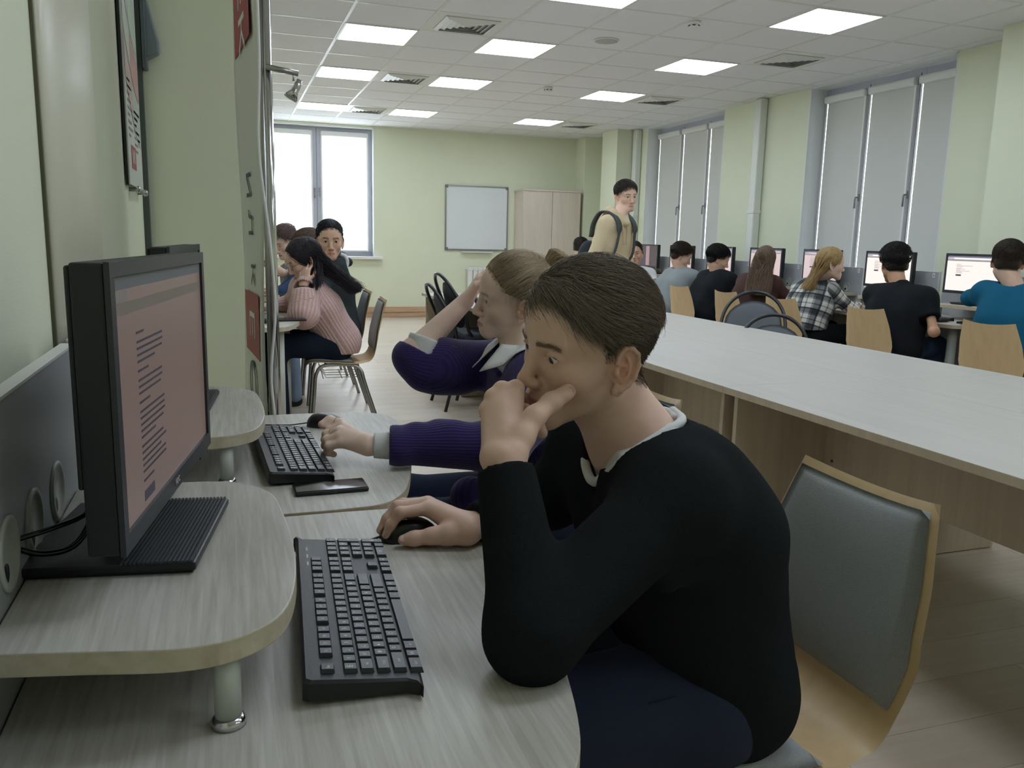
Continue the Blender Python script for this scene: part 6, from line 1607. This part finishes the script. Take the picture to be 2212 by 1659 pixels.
f.top(m_pink, 'pink_sweater', .022, w=.94, extra=puff, hem=.50, uv=True, h=.008, cuff=.72, sleeve=(.075, .075, .045)); f.legs(m_dnavy)
f.long_hair('#2b252c', f.H.loc(A3((.80, 5.47, .90))), 2400, f.H.loc(A3((.535, 5.385, .93))), .0, 61, .012, None, .0017, front=.083, wid=(.045, .02))
def specs(f):
    H = f.H; g = mat('glasses_metal', '#8b7b63', .25, 1.0)
    for x in (-1, 1): MB().tube([H.w((x*.032+.022*math.cos(a), .098-.004*abs(math.cos(a)), -.004+.020*math.sin(a))) for a in np.linspace(0, 2*PI, 24)], .0012, 6).build('glasses_rim', g, f.body); MB().tube([H.w((x*.054, .094, .0)), H.w((x*.072, .05, .002)), H.w((x*.078, -.005, .005))], .0012, 6).build('glasses_temple', g, f.body)
    J = f.J; c = J['wrL']*.85+J['elL']*.15; d = nrm(J['wrL']-J['elL']); a1 = nrm(np.cross(d, (0, 0, 1))); a2 = np.cross(d, a1)
    o = MB().tube([c+(a1*math.cos(a)+a2*math.sin(a))*.031 for a in np.linspace(0, 2*PI, 24)], .007, 8).build('wrist_watch', m_blackg, f.body)
specs(f)
f = Fig((.79, 6.42, 0), 195, 268, -4, 0, .03, 1.17, .06, nz=.10); f.hpos = A3((.725, 6.30, 1.225))
f.L['elL'] = (-.24, .26, .80); f.L['wrL'] = (-.06, .48, .80)
f.go('boy in dark hoodie looking straight at the camera', '#cda88f', '#b07b70', '#17120f', '#231b16', hd=.0034, hairc='#1c1a22')
def hoodb(S, s):
    N = s.J['N']; S.rc(N+A3((.07, -.06, .035)), N+A3((.12, .05, .03)), .055, .05, .03); S.rc(N+A3((.06, -.10, .02)), N+A3((.165, -.05, .0)), .045, .035, .03); S.rc(N+A3((.0, -.10, .0)), N+A3((.06, -.10, .03)), .04, .05, .03)
f.top(cloth('dark_hoodie', '#31383a'), 'dark_hoodie', .028, extra=hoodb, neck=.06, hem=.50); f.legs(m_ltjeans); f.short_hair('#1c1a22', .005, .016, .084, .012, -.045, 2000, (0, .9, .1), .022, .006, 48)
MB().tube(smooth_path([(.80, 6.285, 1.128), (.835, 6.28, 1.11), (.848, 6.28, 1.065), (.835, 6.275, 1.02)], 4), .015, 8).build('white_stripe', m_white_sh, f.body)
m_patt = cloth('grey_squiggle_cloth', '#6f7a80', var=.75)
f = Fig((.76, 7.28, 0), 180, 185, -14, 0, .12, 1.08, 0.); f.hpos = A3((.645, 7.2, 1.165)); f.L['elL'] = (-.26, .34, .79)
f.go('person with brown hair in blue, mostly hidden behind the woman in pink', '#d6b39d', eyes=False, hd=.005, hairc='#6a584c'); f.top(cloth('denim_blue_cloth', '#3a4a6b'), 'blue_jacket', .024); f.legs(m_ltjeans); f.short_hair('#6a584c', .012, .022, .09, .006, -.05, 1300, (0, .8, -.2), .04, .010, 49)
f = Fig((.70, 7.95, 0), 185, 212, -22, 2, .10, 1.14, 0.); f.hpos = A3((.512, 7.85, 1.19)); f.L['elL'] = (-.20, .25, .92); f.L['wrL'] = (-.02, .34, 1.0); f.L['elR'] = (.2, .25, .9); f.L['wrR'] = (.06, .36, .99)
f.go('boy in grey tee shirt looking down at his phone, beside the window', '#dbb9a8', hd=.004, hairc='#6d5c56'); f.top(cloth('grey_tee_cloth', '#8d9196'), 'grey_tee_shirt', .018, False); f.legs(m_jeans); f.short_hair('#6d5c56', .012, .022, .09, .006, -.05, 1300, (0, .8, -.2), .04, .012, 50)
o = empty('smartphone', tuple(f.w((.02, .43, 1.035)))); tagp(o, 'small red-backed phone held by the boy beside the window', 'phone')
MB().box((-.035, -.07, -.005), (.035, .07, .005)).build('case', mat('phone_red', '#5d2430', .4), o, .003); MB().box((-.032, -.066, .0045), (.032, .066, .0055)).build('display', m_blackg, o)
o.rotation_euler = (.9, 0, math.radians(95))
